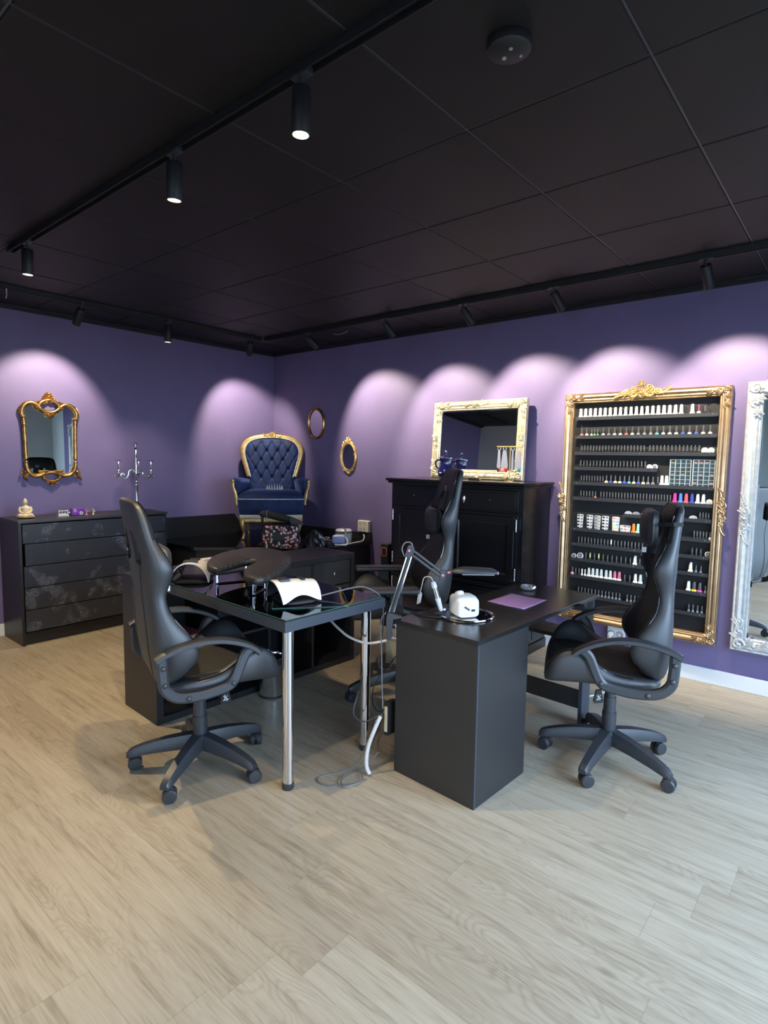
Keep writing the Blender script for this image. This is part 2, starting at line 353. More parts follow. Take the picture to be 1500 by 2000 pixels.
def lampobj(x,y,label,aim,power,on=True,tilt=None,size=78,zt=H):
    t=thing('track_spotlight',label,'spotlight',(x,y,zt),group='black cylinder spotlights on the ceiling tracks')
    G().box(-.035,.035,-.014,.014,-.036,-.012,.003).obj('adapter','blacksat',t)
    g=G(); g.cyl((0,0,-.034),(0,0,-.072),.008,n=10); g.obj('stem','blacksat',t)
    A=axis_mat(-Vector(aim)) ; A4=A.to_4x4(); A4.translation=Vector((0,0,-.062))
    b=G(); b.lathe([(0,-.001),(.026,-.001),(.028,-.004),(.028,-.128),(.0265,-.13),(.0240,-.13),(.0240,-.116)],n=28,cap=False); h=b.obj('lamp_housing','trimb',t); h.matrix_local=A4
    r=G(); r.lathe([(.0238,-.1295),(.0225,-.116)],n=28,cap=False); r.obj('reflector','lampin',h)
    l=G(); l.lathe([(0,-.1185),(.0222,-.1185),(.0222,-.116),(0,-.116)],n=24); l.obj('lens','lens' if on else 'lampin',h)
    if power:
        li=bpy.data.lights.new('spot','SPOT'); li.energy=power; li.spot_size=R(size); li.spot_blend=.55; li.shadow_soft_size=.016; li.color=(1,.86,.66) if size<100 else (1,.77,.46)
        lo=bpy.data.objects.new('spot_light',li); COL.objects.link(lo); lo.parent=h; lo.location=(0,0,-.132)
    return t
lb='black cylinder spotlight %s'
lampobj(3.833,-3.03,lb%'glowing nearest the camera on the middle track',(-.03,0,-1),LAMP*.68,size=105)
lampobj(3.145,-3.03,lb%'glowing, second along the middle track',(-.10,.03,-1),LAMP*1.35,size=105)
lampobj(1.70,-3.03,lb%'glowing at the far left end of the middle track',(-.05,0,-1),LAMP*2.3,size=105)
lampobj(4.75,-3.03,lb%'added out of view on the middle track to light the near floor',(0,-.1,-1),LAMP*.32,size=105)  # extra unseen spotlight, added to brighten the near floor
for x,dx,w in ((1.265,.42,'on the right-wall track nearest the room corner'),(2.15,.30,'on the right-wall track above the small gold oval mirrors'),(2.875,.34,'on the right-wall track above the cream framed mirror'),(3.55,.28,'on the right-wall track above the nail polish rack'),(4.41,.10,'on the right-wall track at the far right of the photo')):
    lampobj(x,-.65,lb%w,(dx*.75,.52,-.72),LAMP*1.75,size=80)
lampobj(.62,-2.31,lb%'on the left-wall track above the ornate gold mirror',(-.55,-.06,-.72),LAMP*1.35,size=80)
lampobj(.62,-1.62,lb%'glowing straight down on the left-wall track above the candelabra',(-.05,0,-1),LAMP*.55,size=88)
lampobj(.62,-.79,lb%'on the left-wall track closest to the corner above the blue armchair',(-.52,.34,-.78),LAMP*1.6,size=80)
# smoke detector and cable hook
t=thing('smoke_detector','round black socket-like smoke detector on the ceiling tiles near the viewer','smoke detector',(4.342,-2.74,H))
G().lathe([(0,0),(.058,0),(.06,-.006),(.058,-.022),(.05,-.028),(0,-.028)],n=40).obj('body','trimb',t)
g=G(); g.cyl((-.02,.01,-.0275),(-.02,.01,-.031),.006,n=12).cyl((.012,-.012,-.0275),(.012,-.012,-.0305),.005,n=12).cyl((.02,.03,-.0275),(.02,.03,-.031),.004,n=10); g.obj('sensor','greyp',t)
t=G(); t.tube(smooth([(0,0,0),(.0,0,-.03),(.03,-.01,-.055),(.045,-.02,-.075)],4),.004,6)
tag(t.obj('ceiling_hook','cable_w',loc=(.64,-2.80,H-.03)),'small pale cable hook hanging from the left wall ceiling track','hook')
t=G(); t.tube(smooth([(-.09,0,0),(-.03,0,-.016),(.04,0,-.012),(.09,0,0)],5),.003,6)
tag(t.obj('loose_ceiling_wire','greyp',loc=(1.42,-.40,H-.002)),'short thin grey wire loop on the ceiling near the corner','wire')
exec_later=[]
# ------------------------------------------------------------ dresser and corner platform
t=thing('dresser','low black chest of drawers with faint blossom print against the left wall','dresser',(0,-2.72,0))
g=G(); L=1.17; D=.424
g.box(.016,D-.012,0,.02,0,.925).box(.016,D-.012,L-.02,L,0,.925).box(.016,.03,.02,L-.02,.02,.925).box(.02,D-.035,.02,L-.02,.0,.09)
g.obj('carcass','blackwood',t)
G().box(.016,D+.002,-.004,L+.004,.925,.945,.002).obj('top_panel','blackgloss' if 0 else 'blackfoil',t)
zs=[.105,.272,.441,.604,.771,.918]
for i in range(5):
    q=G(); q.box(D-.012,D+.004,.024 if i!=3 else .036,L-.024,zs[i]+.003,zs[i+1]-.003,.002); q.obj('drawer_front','blossom',t)
# platform: corner podium
t=thing('corner_podium','glossy black corner podium carrying the blue armchair','podium')
out=[(.015,-1.47),(.666,-1.44),(1.50,-.62),(1.50,-.015),(.015,-.015)]
ins=[(.03,-1.44),(.655,-1.41),(1.47,-.61),(1.47,-.03),(.03,-.03)]
f=lambda a,b,d:Vector((a,b,d))
G().prism(ins,f,0,.612).obj('body','blackmat',t)
G().prism(out,f,.612,.64,.002).obj('top_slab','blackgloss',t)
t=thing('wall_panel','low brushed black backboard along the left wall behind the podium','panel')
g=G(); g.prism([(-1.52,.64),(-.46,.64),(-.46,.70),(-.56,.838),(-1.52,.845)],lambda a,b,d:Vector((d,a,b)),.014,.036,.001); g.obj('board','blackwood',t)
t=G(); t.box(.02,1.49,-.032,-.014,.641,.715,.002); tag(t.obj('upstand','blackfoil'),'low black upstand board along the right wall behind the podium','panel')
# ------------------------------------------------------------ shelving unit
KA=R(-2.56)
K=thing('shelving_unit','long black cube shelving unit with drawers under and behind the glass table','shelving unit',(2.346,-2.715,0),KA)
L,D,Hh=1.47,.39,.776; e=.038; n=.016
g=G(); g.box(-D,0,0,L,0,e,.001).box(-D,0,0,L,Hh-e,Hh,.001).box(-D,0,0,e,e,Hh-e,.001).box(-D,0,L-e,L,e,Hh-e,.001); g.obj('outer_frame','blackwood',K)
cw=(L-2*e-3*n)/4; g=G(); zc=Hh/2
for i in range(1,4): y=e+i*cw+(i-1)*n; g.box(-D+.01,-.004,y,y+n,e,Hh-e)
g.box(-D+.01,-.004,e,L-e,zc-n/2,zc+n/2); g.obj('divider','blackwood',K)
g=G(); g.box(-D+.006,-D+.012,e,L-e,e,Hh-e); g.obj('back_panel','blackmat',K)
for i,ks in ((3,2),(2,2)):
    y=e+i*(cw+n)
    for k in range(ks):
        z0=zc+n/2+k*(Hh-e-zc-n/2)/ks; z1=z0+(Hh-e-zc-n/2)/ks
        d=G().box(-.022,-.006,y+.003,y+cw-.003,z0+.003,z1-.003,.001).obj('drawer_front','blackfoil',K)
        kb=G(); kb.lathe([(0,0),(.006,0),(.005,.010),(.011,.016),(.011,.021),(0,.023)],n=16,axis=(1,0,0),c=(-.006,y+cw/2,(z0+z1)/2)); kb.obj('knob','chrome',d)
# ------------------------------------------------------------ glass table
T=thing('manicure_table','black table with glossy glass-covered top on chrome legs','table',(3.378,-2.706,0),KA)
Lx,Ly=1.02,.608
g=G(); g.box(-Lx,0,0,Ly,.722,.768,.001); g.obj('tabletop','edge',T)
g=G(); g.box(-Lx+.001,-.001,.001,Ly-.001,.768,.7695); g.obj('top_surface','blackgloss',T)
for x,y in ((-.065,.065),(-.065,Ly-.065)):
    q=G(); q.cyl((x,y,.03),(x,y,.712),.0245,n=32).cyl((x,y,.712),(x,y,.722),.04,n=32); lg=q.obj('leg','chrome',T)
    q=G(); q.lathe([(0,0),(.022,0),(.0265,.006),(.0265,.03),(0,.03)],c=(x,y,0),n=28); q.obj('foot_cap','blacksat',lg)
def at(T_,x,y,z): return T_.matrix_world_local@Vector((x,y,z))
TM=Matrix.Translation((3.378,-2.706,0))@Matrix.Rotation(KA,4,'Z')
ZT=.7695
t=thing('glass_sheet','large clear glass sheet covering the black manicure table','glass sheet',(3.378,-2.706,ZT),KA)
g=G(); g.box(-Lx+.03,-.012,.012,Ly-.012,0,.004); g.obj('pane','glass',t)
for b_ in ((-Lx+.03,-.012,.010,.012),(-Lx+.03,-.012,Ly-.012,Ly-.010),(-.012,-.010,.012,Ly-.012)): G().box(*b_,0,.004).obj('polished_edge','glassedge',t)
ZG=ZT+.004
t=thing('small_glass_sheet','small clear glass sheet under the right white nail lamp','glass sheet',(3.19,-2.62,ZG),R(50))
G().box(0,.34,0,.372,0,.004).obj('pane','glass',t)
for b_ in ((0,.34,-.002,0),(0,.34,.372,.374),(-.002,0,0,.372),(.34,.342,0,.372)): G().box(*b_,0,.004).obj('polished_edge','glassedge',t)
ZG2=ZG+.004
# ------------------------------------------------------------ gaming chairs
BK=[(.47,-.20,-.15,.17,-.15),(.51,-.225,-.13,.22,-.125),(.57,-.235,-.068,.258,-.115),(.63,-.245,-.050,.270,-.12),(.70,-.25,-.088,.270,-.135),(.78,-.255,-.162,.25,-.17),(.86,-.26,-.190,.224,-.195),(.92,-.265,-.170,.237,-.198),(.98,-.27,-.148,.264,-.20),(1.04,-.275,-.182,.250,-.215),(1.10,-.285,-.222,.222,-.232),(1.18,-.30,-.235,.205,-.24),(1.235,-.31,-.255,.185,-.255),(1.262,-.313,-.275,.14,-.275)]
def back_mesh(lean,zs,slots):
    rs=[]
    for z,r,w,hw,c in BK:
        dz=(z-.47)*zs; ly=lean*(z-.47)/.8; r+=ly;w+=ly;c+=ly; z=.47+dz
        half=[(0,r),(hw*.55,r+.002),(hw*.86,r+.012),(hw,r+(w-r)*.35),(hw*1.0,r+(w-r)*.75),(hw*.93,w),(hw*.78,w-.010),(hw*.60,c+(w-c)*.12),(hw*.3,c),]
        pts=half+[(0,c)]+[(-x,y) for x,y in half[:0:-1]]
        rs.append([Vector((x,y,z)) for x,y in pts])
    g=G(); g.rings(rs); o=g.obj('backrest',['leather','leatherin'],None,sub=2)
    me=o.data
    for p in me.polygons:   # inner upholstery gets the matte perforated leather
        n=p.normal; c=p.center
        p.use_smooth=True
        if n.y>.35 and abs(c.x)<.21: p.material_index=1
    bpy.context.view_layer.update(); dg=bpy.context.evaluated_depsgraph_get()
    m2=bpy.data.meshes.new_from_object(o.evaluated_get(dg)); o.modifiers.clear(); o.data=m2
    if slots:
        c=G()
        for s in (-1,1):
            zc=.47+(1.055-.47)*zs; yy=-.25+lean*.7
            c.prism([(s*.045,zc+.070),(s*.080,zc+.075),(s*.130,zc+.03),(s*.150,zc-.05),(s*.12,zc-.075),(s*.055,zc-.055)],lambda a,b,d:Vector((a,d,b)),yy-.15,yy+.15)
        co_=c.obj('cut',['leatherin'],None); b=o.modifiers.new('b','BOOLEAN'); b.object=co_; b.operation='DIFFERENCE'; b.solver='EXACT'
        bpy.context.view_layer.update(); dg=bpy.context.evaluated_depsgraph_get()
        m3=bpy.data.meshes.new_from_object(o.evaluated_get(dg)); o.modifiers.clear(); o.data=m3; bpy.data.objects.remove(co_)
    return o
def chair(label,loc,face,base_ang,lean=0,zs=1,raise_=0,arms='loop',pillow=None,slots=True,lever=1):
    rz=R(face-90); t=thing('gaming_chair',label,'office chair',(loc[0],loc[1],0),rz); dz=raise_
    b=back_mesh(lean,zs,slots); b.parent=t; b.location=(0,0,dz)
    bvb=BVHTree.FromPolygons([v.co.copy() for v in b.data.vertices],[tuple(p_.vertices) for p_ in b.data.polygons])
    snap=lambda bv,P_:[bv.find_nearest(Vector(q_))[0] for q_ in P_]
    # piping and rear seams (sub-parts of the backrest)
    for s in (-1,1):
        p=[]
        for z,r,w,hw,c in BK[1:]:
            ly=lean*(z-.47)/.8; p.append((s*hw*.93,w+ly+.001,.47+(z-.47)*zs))
        q=G(); q.tube(snap(bvb,smooth(p,3)),.0032,6); q.obj('piping','blackgloss',b)
        p=[]
        for z,r,w,hw,c in BK[1:10]:
            ly=lean*(z-.47)/.8; p.append((s*hw*.45,r+ly-.0005,.47+(z-.47)*zs))
        q=G(); q.tube(snap(bvb,smooth(p,3)),.003,6); q.obj('rear_seam','blackgloss',b)
    # seat
    S=[(-.205,.452,.478,.480,.20),(-.15,.448,.492,.500,.245),(-.07,.448,.497,.505,.262),(.0,.448,.500,.512,.268),(.06,.448,.506,.540,.274),(.12,.446,.512,.592,.280),(.17,.443,.517,.622,.282),(.22,.440,.520,.612,.280),(.265,.434,.522,.568,.270),(.295,.430,.515,.500,.24),(.308,.430,.49,.465,.21)]
    rs=[]
    for y,zb,zc,zw,hw in S:
        h=[(0,zb),(hw*.6,zb),(hw*.93,zb+.008),(hw,zb+(zw-zb)*.4),(hw*.99,zb+(zw-zb)*.85),(hw*.90,zw+.002),(hw*.76,zw-(zw-zc)*.25),(hw*.64,zc-.004),(hw*.35,zc+.006)]
        rs.append([Vector((x,y,z)) for x,z in h+[(0,zc+.008)]+[(-x,z) for x,z in h[:0:-1]]])
    g=G(); g.rings(rs); s_=g.obj('seat',['leather','leatherin'],t,sub=2,loc=(0,0,dz))
    for p in s_.data.polygons:
        if p.normal.z>.5 and abs(p.center.x)<.17: p.material_index=1
        p.use_smooth=True
    bpy.context.view_layer.update(); e_=s_.evaluated_get(bpy.context.evaluated_depsgraph_get()); m_=bpy.data.meshes.new_from_object(e_)
    bvs=BVHTree.FromPolygons([v.co.copy() for v in m_.vertices],[tuple(p_.vertices) for p_ in m_.polygons])
    for s in (-1,1):
        q=G(); q.tube(snap(bvs,smooth([(s*hw*.94,y,zw) for y,zb,zc,zw,hw in S[2:]],3)),.003,6); q.obj('piping','blackgloss',s_)
    g=G(); g.box(-.13,.13,-.12,.12,.415,.448,.008); g.obj('tilt_mechanism','blackmat',t,loc=(0,0,dz))
    # arms
    for s in (-1,1):
        if arms=='loop':
            a=G(); a.ribbon(smooth([(-.225,.635),(-.222,.56),(-.212,.505),(-.165,.465),(-.08,.455),(.0,.463),(.05,.476),(.075,.505),(.095,.55),(.118,.60),(.15,.625)],4),[.042]*60,.034,x=s*.287)
            ao=a.obj('armrest','blacksat',t,loc=(0,0,dz))
            q=G(); q.ribbon(smooth([(-.248,.632),(-.20,.655),(-.13,.673),(-.05,.681),(.03,.672),(.10,.650),(.155,.620),(.180,.596)],4),.026,.052,x=s*.287); q.obj('arm_pad','blacksat',ao)
            for (y,z) in ((-.222,.60),(-.217,.53),(-.125,.457),(.062,.485)):
                q=G(); q.lathe([(0,.007),(.006,.006),(.0105,.003),(.0115,0),(.0115,-.004),(0,-.004)],n=14,axis=(s,0,0),c=(s*.304,y,z)); q.obj('bolt','blacksat',ao)
        else:
            a=G(); a.box(s*.31-.028,s*.31+.028,-.045,.125,.43,.452,.004); a.box(min(s*.14,s*.31),max(s*.14,s*.31),-.03,.03,.432,.446,.003); a.box(s*.31-.016,s*.31+.016,.05,.115,.45,.62,.006)
            ao=a.obj('armrest','blacksat',t,loc=(0,0,dz))
            q=G(); q.box(s*.31-.05,s*.31+.05,-.04,.26,.618,.648,.013,seg=3); q.obj('arm_pad','blacksat',ao)
            q=G(); q.box(s*.31-.019,s*.31+.019,.045,.12,.50,.56,.004); q.obj('height_sleeve','blackmat',ao)
    # gas lift
    g=G(); g.cyl((0,0,.10),(0,0,.24),.033,n=24).cyl((0,0,.24),(0,0,.246),.0315,n=24).cyl((0,0,.246),(0,0,.32),.0285,n=24).cyl((0,0,.32),(0,0,.42+dz),.025,n=24); g.obj('gas_lift','blacksat',t)
    # lever
    g=G(); g.tube([(lever*.05,.03,.428+dz),(lever*.15,.05,.424+dz),(lever*.185,.06,.40+dz)],.0045,8); lv=g.obj('lever','blackmat',t)
    g=G(); A=Matrix.Translation((lever*.188,.064,.385+dz))@Matrix.Rotation(R(-25 if lever>0 else 205),4,'Z'); g.prism([(-.012,.03),(.012,.03),(.024,-.022),(.018,-.032),(-.018,-.032),(-.024,-.022)],lambda a,b,d:A@Vector((d,a,b)),-.005,.005,.002); g.obj('lever_paddle','blackmat',lv)
    g=G(); strokes(g,[[(-.010,.004),(-.002,-.004),(.008,.006)],[(-.004,.010),(-.002,-.004),(-.010,-.018)],[(-.002,-.008),(.012,-.010)],[(.004,-.004),(.006,-.018)],[(-.008,-.012),(.001,-.016)]],lambda a,b:A@Vector((.0056,a,b)),.0014); g.obj('printed_mark','white',lv)
    # star base
    g=G(); g.lathe([(0,.090),(.044,.090),(.052,.105),(.050,.148),(.038,.160),(0,.160)],n=30)
    hub=g.obj('base_hub','blacksat',t)
    for k in range(5):
        A=Matrix.Rotation(R(base_ang+72*k-(face-90)),4,'Z'); g=G(); rs=[]
        for r,zt,zb,w in ((.03,.160,.095,.034),(.08,.155,.095,.034),(.14,.146,.090,.031),(.20,.133,.083,.028),(.25,.120,.076,.026),(.285,.108,.069,.024),(.312,.096,.063,.022),(.324,.084,.063,.018)):
            pts=[(w,zb),(w*1.02,zb+(zt-zb)*.5),(w*.62,zt),(-w*.62,zt),(-w*1.02,zb+(zt-zb)*.5),(-w,zb)]
            rs.append([A@Vector((r,a,z)) for a,z in pts])
        g.rings(rs); g.obj('base_leg','blacksat',t,ang=30)
        c=G(); cx=.303; an=rnd.uniform(0,2*PI); B=A@Matrix.Translation((cx,0,0))@Matrix.Rotation(an,4,'Z')
        for s in (-1,1):
            c.rings([[B@Vector((.012+r*cos(2*PI*i/18),s*y,.0305+r*sin(2*PI*i/18))) for i in range(18)] for y,r in ((.006,.0300),(.022,.0302),(.027,.026),(.028,.012))])
        c.mi=1
        c.rings([[B@Vector((.012+.024*cos(a)*k,y,.034+.031*sin(a)*k)) for a in [PI*i/10-.15 for i in range(12)]] for y,k in ((-.012,.9),(-.007,1.06),(.007,1.06),(.012,.9))])
        c.cyl(B@Vector((0,0,.045)),B@Vector((0,0,.066)),.008,n=10); c.obj('caster',['blacksat','blackmat'],t)
    # pillow
    if pillow:
        z,yy,w,h=pillow; g=G(); 
        def fn(u,v):
            a=u*2*PI; b=v*PI-PI/2; sx=math.copysign(abs(cos(a))**.55,cos(a)); sy=math.copysign(abs(sin(a))**.9,sin(a)); cz=abs(cos(b))**.55; szz=math.copysign(abs(sin(b))**.7,sin(b))
            wr=1+.03*sin(a*9)*cos(b)
            xx=sx*cz; return Vector((w*xx*wr,yy+.048*sy*cz*(1-.35*abs(xx)),z+h*szz*(.80+.34*xx*xx)))
        g.grid(28,12,fn); p=g.obj('headrest_pillow','leather',t,loc=(0,0,dz),ang=60)
        for s in (-1,1):
            if z<1.05: continue
            q=G(); q.tube([(s*w*.86,yy-.01,z+.02),(s*.19,yy-.03,z+.03),(s*.214,-.245+lean*.85,z+.035),(s*.210,-.285+lean*.9,z+.035)],.010,6,sx=.2); q.obj('strap','blackmat',p)
        q=G(); q.box(-.018,.0,yy+.028,yy+.0305,z-h-.03,z-h-.005,.0005) if 0 else q.box(w*.75,w*.75+.002,yy+.0,yy+.02,z-h-.045,z-h-.02); q.obj('care_tag','white',p)
    return t
cA=chair('black gaming chair at the left end of the glass table, seen from behind',(2.86,-2.78),73,-59,slots=True,pillow=(.985,-.165,.13,.075))
cB=chair('black gaming chair on the right with strapped headrest pillow, facing the black desk',(4.286,-1.45),202,-90,lean=.055,lever=-1,pillow=(1.15,-.135,.145,.092))
cC=chair('black gaming chair behind the black desk, turned away with flat armrests',(3.05,-1.50),226,-119,lean=-.0,zs=1.05,raise_=.09,arms='flat',pillow=(.99,-.165,.13,.085))
cC.scale=(1.07,1.05,1.0)
g=G()
for i,(a,b) in enumerate(((0,0),(1,0),(0,1),(1,1))): g.box(-.02+a*.022,-.002+a*.022,-.2345,-.233,1.168+b*.016,1.180+b*.016)
g.obj('headrest_emblem','greyp',[c for c in cC.children if c.name.startswith('backrest')][0])
# ------------------------------------------------------------ black desk
DA=R(-3.07)
D_=thing('black_desk','black wooden desk with a tall closed pedestal and open far end','desk',(4.0125,-2.241,0),DA)
g=G(); w,d=.4415,.408
g.box(-w,0,0,d,0,.698,.001); g.obj('pedestal','blackfoil',D_)
g=G(); g.box(-.001,.0008,.002,.010,.0,.698); g.obj('edge_band','edge',D_)
g=G(); g.box(-w-.012,.002,-.004,1.1645,.698,.718,.0015); g.obj('desktop','desktop',D_)
g=G(); g.box(-.022,-.002,1.02,1.12,0,.697,.001); g.obj('leg','edge',D_)
g=G(); g.box(-w,-w+.02,1.02,1.12,0,.697,.001); g.obj('leg','blackfoil',D_)
g=G(); g.box(-w+.02,-.022,1.04,1.058,.10,.20,.001); g.obj('stretcher','blackfoil',D_)
g=G(); g.box(-w+.02,-.022,.94,1.12,.50,.52,.001); g.obj('shelf','blackfoil',D_)
g=G(); g.box(-.10,-.002,1.00,1.13,.655,.698,.001); g.obj('corner_block','edge',D_)
ZD=.718
# ------------------------------------------------------------ black antique cupboard
C_=thing('cupboard','tall black antique cupboard with silver hinges against the right wall','cupboard',(2.10,-.477,0))
W_,Dp,Hc=1.204,.465,1.262
g=G(); g.box(0,W_,.02,Dp,.06,Hc,.002); g.obj('body','blackant',C_)
g=G(); g.box(-.012,W_+.012,-.004,Dp,0,.07,.006); g.obj('plinth','blackant',C_); g=G(); g.box(-.03,W_+.03,-.035,Dp,Hc,Hc+.022,.006); g.obj('top_board','blackant',C_); g=G(); g.box(-.018,W_+.018,-.018,Dp,Hc-.02,Hc,.006); g.obj('cornice','blackant',C_)
g=G(); g.box(-.02,W_+.006,-.012,.03,.505,.535,.005); g.obj('waist_moulding','blackant',C_)
for k in range(2):
    x0=.03+k*.575; q=G(); q.box(x0,x0+.565,-.002,.02,1.075,1.225,.004).box(x0+.02,x0+.545,-.005,.0,1.095,1.205,.002); dr=q.obj('drawer','blackant',C_)
    q=G(); xc=x0+(.50 if k==0 else .12)
    q.ell((xc,-.008,1.150),(.013,.016,.036),n=16,m=12)
    q.obj('cup_pull','silver',dr)
    q=G(); q.lathe([(0,0),(.009,0),(.007,.008),(0,.012)],axis=(0,-1,0),c=(x0+(.22 if k==0 else .34),-.005,1.150),n=12); q.obj('keyhole_knob','blacksat',dr)
for k in range(2):
    x0=.03+k*.575
    for z0,z1 in ((.545,1.06),(.085,.495)):
        q=G(); q.box(x0,x0+.565,-.002,.02,z0,z1,.003); q.frame(.26,(z1-z0)/2-.02,[(0,0),(.004,.008),(.05,.008),(.06,0)],lambda x,z,h,x0=x0,z0=z0,z1=z1:Vector((x0+.2825+x,-.002-h,(z0+z1)/2+z)))
        dd=q.obj('door','blackant',C_)
        for zz in ((z0+.08,z1-.08)):
            h=G(); xx=x0+.005 if k==0 else x0+.560
            h.cyl((xx,-.008,zz-.034),(xx,-.008,zz+.034),.0055,n=10).ell((xx,-.008,zz+.040),(.006,.006,.008)).ell((xx,-.008,zz-.040),(.006,.006,.008)).ell((xx,-.008,zz),(.0075,.0075,.006)); h.obj('hinge','silver',dd)
        if z0<.2:
            h=G(); h.lathe([(0,0),(.006,0),(.005,.012),(.012,.02),(0,.026)],axis=(0,-1,0),c=(x0+(.53 if k==0 else .035),-.01,.30 if k else .40),n=14); h.obj('knob','silver' if k==0 else 'blacksat',dd)
g=G(); g.box(W_-.001,W_+.003,.23,.245,.10,1.23); g.obj('side_batten','blackant',C_)
# case beside the cupboard
t=thing('black_case','black case with an orange rounded square outline left of the cupboard','case',(1.985,-.46,0))
G().box(0,.082,0,.30,0,.715,.008).obj('body','blackmat',t)
g=G(); pts=[(.014,.62),(.014,.675),(.022,.683),(.058,.683),(.066,.675),(.066,.62),(.058,.612),(.022,.612)]
g.tube([(x,-.001,z) for x,z in pts],.004,6,closed=True); g.obj('orange_ring','orange',t)
# ------------------------------------------------------------ waste bin, boxes
t=thing('waste_bin','chrome round waste bin on the floor under the glass table','bin',(2.468,-2.035,0))
G().lathe([(0,.004),(.074,.004),(.076,.0),(.079,.012),(.081,.235),(.083,.24),(.080,.243),(.077,.236),(.075,.02),(0,.02)],n=44,cap=False).obj('body','chrome',t)
G().lathe([(.0775,.003),(.0815,0),(.0815,.012),(.0795,.014)],n=44,cap=False).obj('base_ring','blacksat',t)
g=G(); g.lathe([(0,.020),(.073,.020),(.0765,.225),(.0792,.242),(.0828,.240),(.0815,.205)],n=30,cap=False); g.obj('liner_bag','blackmat',t)
def cbox(name,label,loc,rz,sx,sy,sz,group=None,tape=True):
    t=thing(name,label,'box',loc,rz,group); G().box(-sx/2,sx/2,-sy/2,sy/2,0,sz,.003).obj('carton','card',t)
    g=G(); g.box(-sx/2-.0006,sx/2+.0006,-.022,.022,.001,sz+.0006); g.obj('tape','creamp',t) if tape else g.bm.free()
cbox('cardboard_box','pale cardboard box on the floor behind the desk, lower of two stacked',(2.80,-1.00,0),R(4),.36,.28,.17)
cbox('cardboard_box','pale cardboard box stacked on another behind the desk',(2.80,-.99,.17),R(-4),.31,.25,.15)
# papers / boxes in the shelf cell seen behind the left chair
def local(Mx,x,y,z): return Mx@Vector((x,y,z))
KM=Matrix.Translation((2.346,-2.715,0))@Matrix.Rotation(KA,4,'Z')
for i,(h,mm,lab) in enumerate(((.012,'greyp','grey folder lying flat, lowest in the shelving unit cell'),(.014,'card','pale folder lying flat in the middle of the shelving unit cell'),(.010,'pinkp','pink edged folder lying flat on top in the shelving unit cell'))):
    z=zc+n/2+.001+sum([.012,.014,.010][:i]); p=KM@Vector((-.17,e+.15,z)); t=G().box(-.11,.11,-.13,.13,0,h,.001); tag(t.obj('folder',mm,loc=p,rot=(0,0,KA+R(i*3-2))),lab,'folder')
t=thing('power_strip','small white power strip block on the shelving unit behind the left chair','power strip',tuple(KM@Vector((-.30,.48,Hh))),KA+R(90))
G().box(-.07,.07,-.024,.024,0,.038,.006).obj('body','whitep',t)
g=G(); [g.cyl((x,0,.0375),(x,0,.0385),.014,n=18) for x in (-.04,0,.04)]; g.obj('socket','socket',t)
# ------------------------------------------------------------ ornament helpers
def scroll(g,c,r0,turns,fn,th=.006,dirn=1,a0=0,n=22,ti=None):
    pts=[];rs=[]
    for i in range(n):
        t=i/(n-1); a=a0+dirn*turns*2*PI*t; r=r0*(1-t)**.8+r0*.08
        pts.append(fn(c[0]+r*cos(a),c[1]+r*sin(a),th*.8)); rs.append(th*(1-.45*t))
    g.tube(pts,rs,6); g.ell(fn(c[0],c[1],th),(th*1.3,)*3,n=8,m=6)
def leaf(g,c,a,L,w,fn,h=.008):
    # pointed, curled acanthus leaf lying in the plane
    rs=[]
    for i in range(7):
        t=i/6; ww=w*.62*math.sqrt(max(0,1-((t-.42)/.60)**2))+.0006; bend=.45*t*t*L
        cx=c[0]+cos(a)*L*t-sin(a)*bend; cy=c[1]+sin(a)*L*t+cos(a)*bend
        nx,ny=-sin(a),cos(a); hh=h*(.5+.8*sin(PI*t))
        rs.append([fn(cx+nx*ww,cy+ny*ww,.001),fn(cx+nx*ww*.5,cy+ny*ww*.5,hh*.9),fn(cx,cy,hh*.62),fn(cx-nx*ww*.5,cy-ny*ww*.5,hh*.9),fn(cx-nx*ww,cy-ny*ww,.001)])
    g.rings(rs)
def leaves(g,c,a0,span,k,L,w,fn,h=.008):
    for i in range(k):
        a=a0-span/2+span*i/max(1,k-1); leaf(g,c,a,L*(1-.25*abs(i-(k-1)/2)/k),w,fn,h)
PROF=[(0,0),(0,.022),(.006,.030),(.012,.026),(.018,.034),(.030,.038),(.040,.030),(.046,.022),(.052,.026),(.058,.026),(.064,.014),(.072,.016),(.078,.006),(.078,0)]
def prof_scaled(w,h): return [(a/.078*w,b/.038*h) for a,b in PROF]
def corner(g,sx,sz,hw,hh,s,fn,h=.010):
    cx,cz=sx*(hw-.030*s),sz*(hh-.030*s)
    base=math.atan2(sz,sx)
    scroll(g,(cx,cz),.022*s,1.3,fn,th=.006*s)
    for d in (-1,1):
        a=base+PI+d*R(45)
        ux,uz=cos(a),sin(a)
        scroll(g,(cx+ux*.055*s,cz+uz*.055*s),.017*s,1.2,fn,th=.005*s,dirn=d,a0=a)
        scroll(g,(cx+ux*.095*s-cos(base)*0,cz+uz*.095*s),.012*s,1.2,fn,th=.004*s,dirn=-d,a0=a)
        leaves(g,(cx+ux*.02*s,cz+uz*.02*s),a,R(70),4,.042*s,.016*s,fn,h)
        leaves(g,(cx+ux*.07*s,cz+uz*.07*s),a,R(40),3,.045*s,.013*s,fn,h)
    leaves(g,(cx,cz),base,R(120),5,.024*s,.014*s,fn,h)
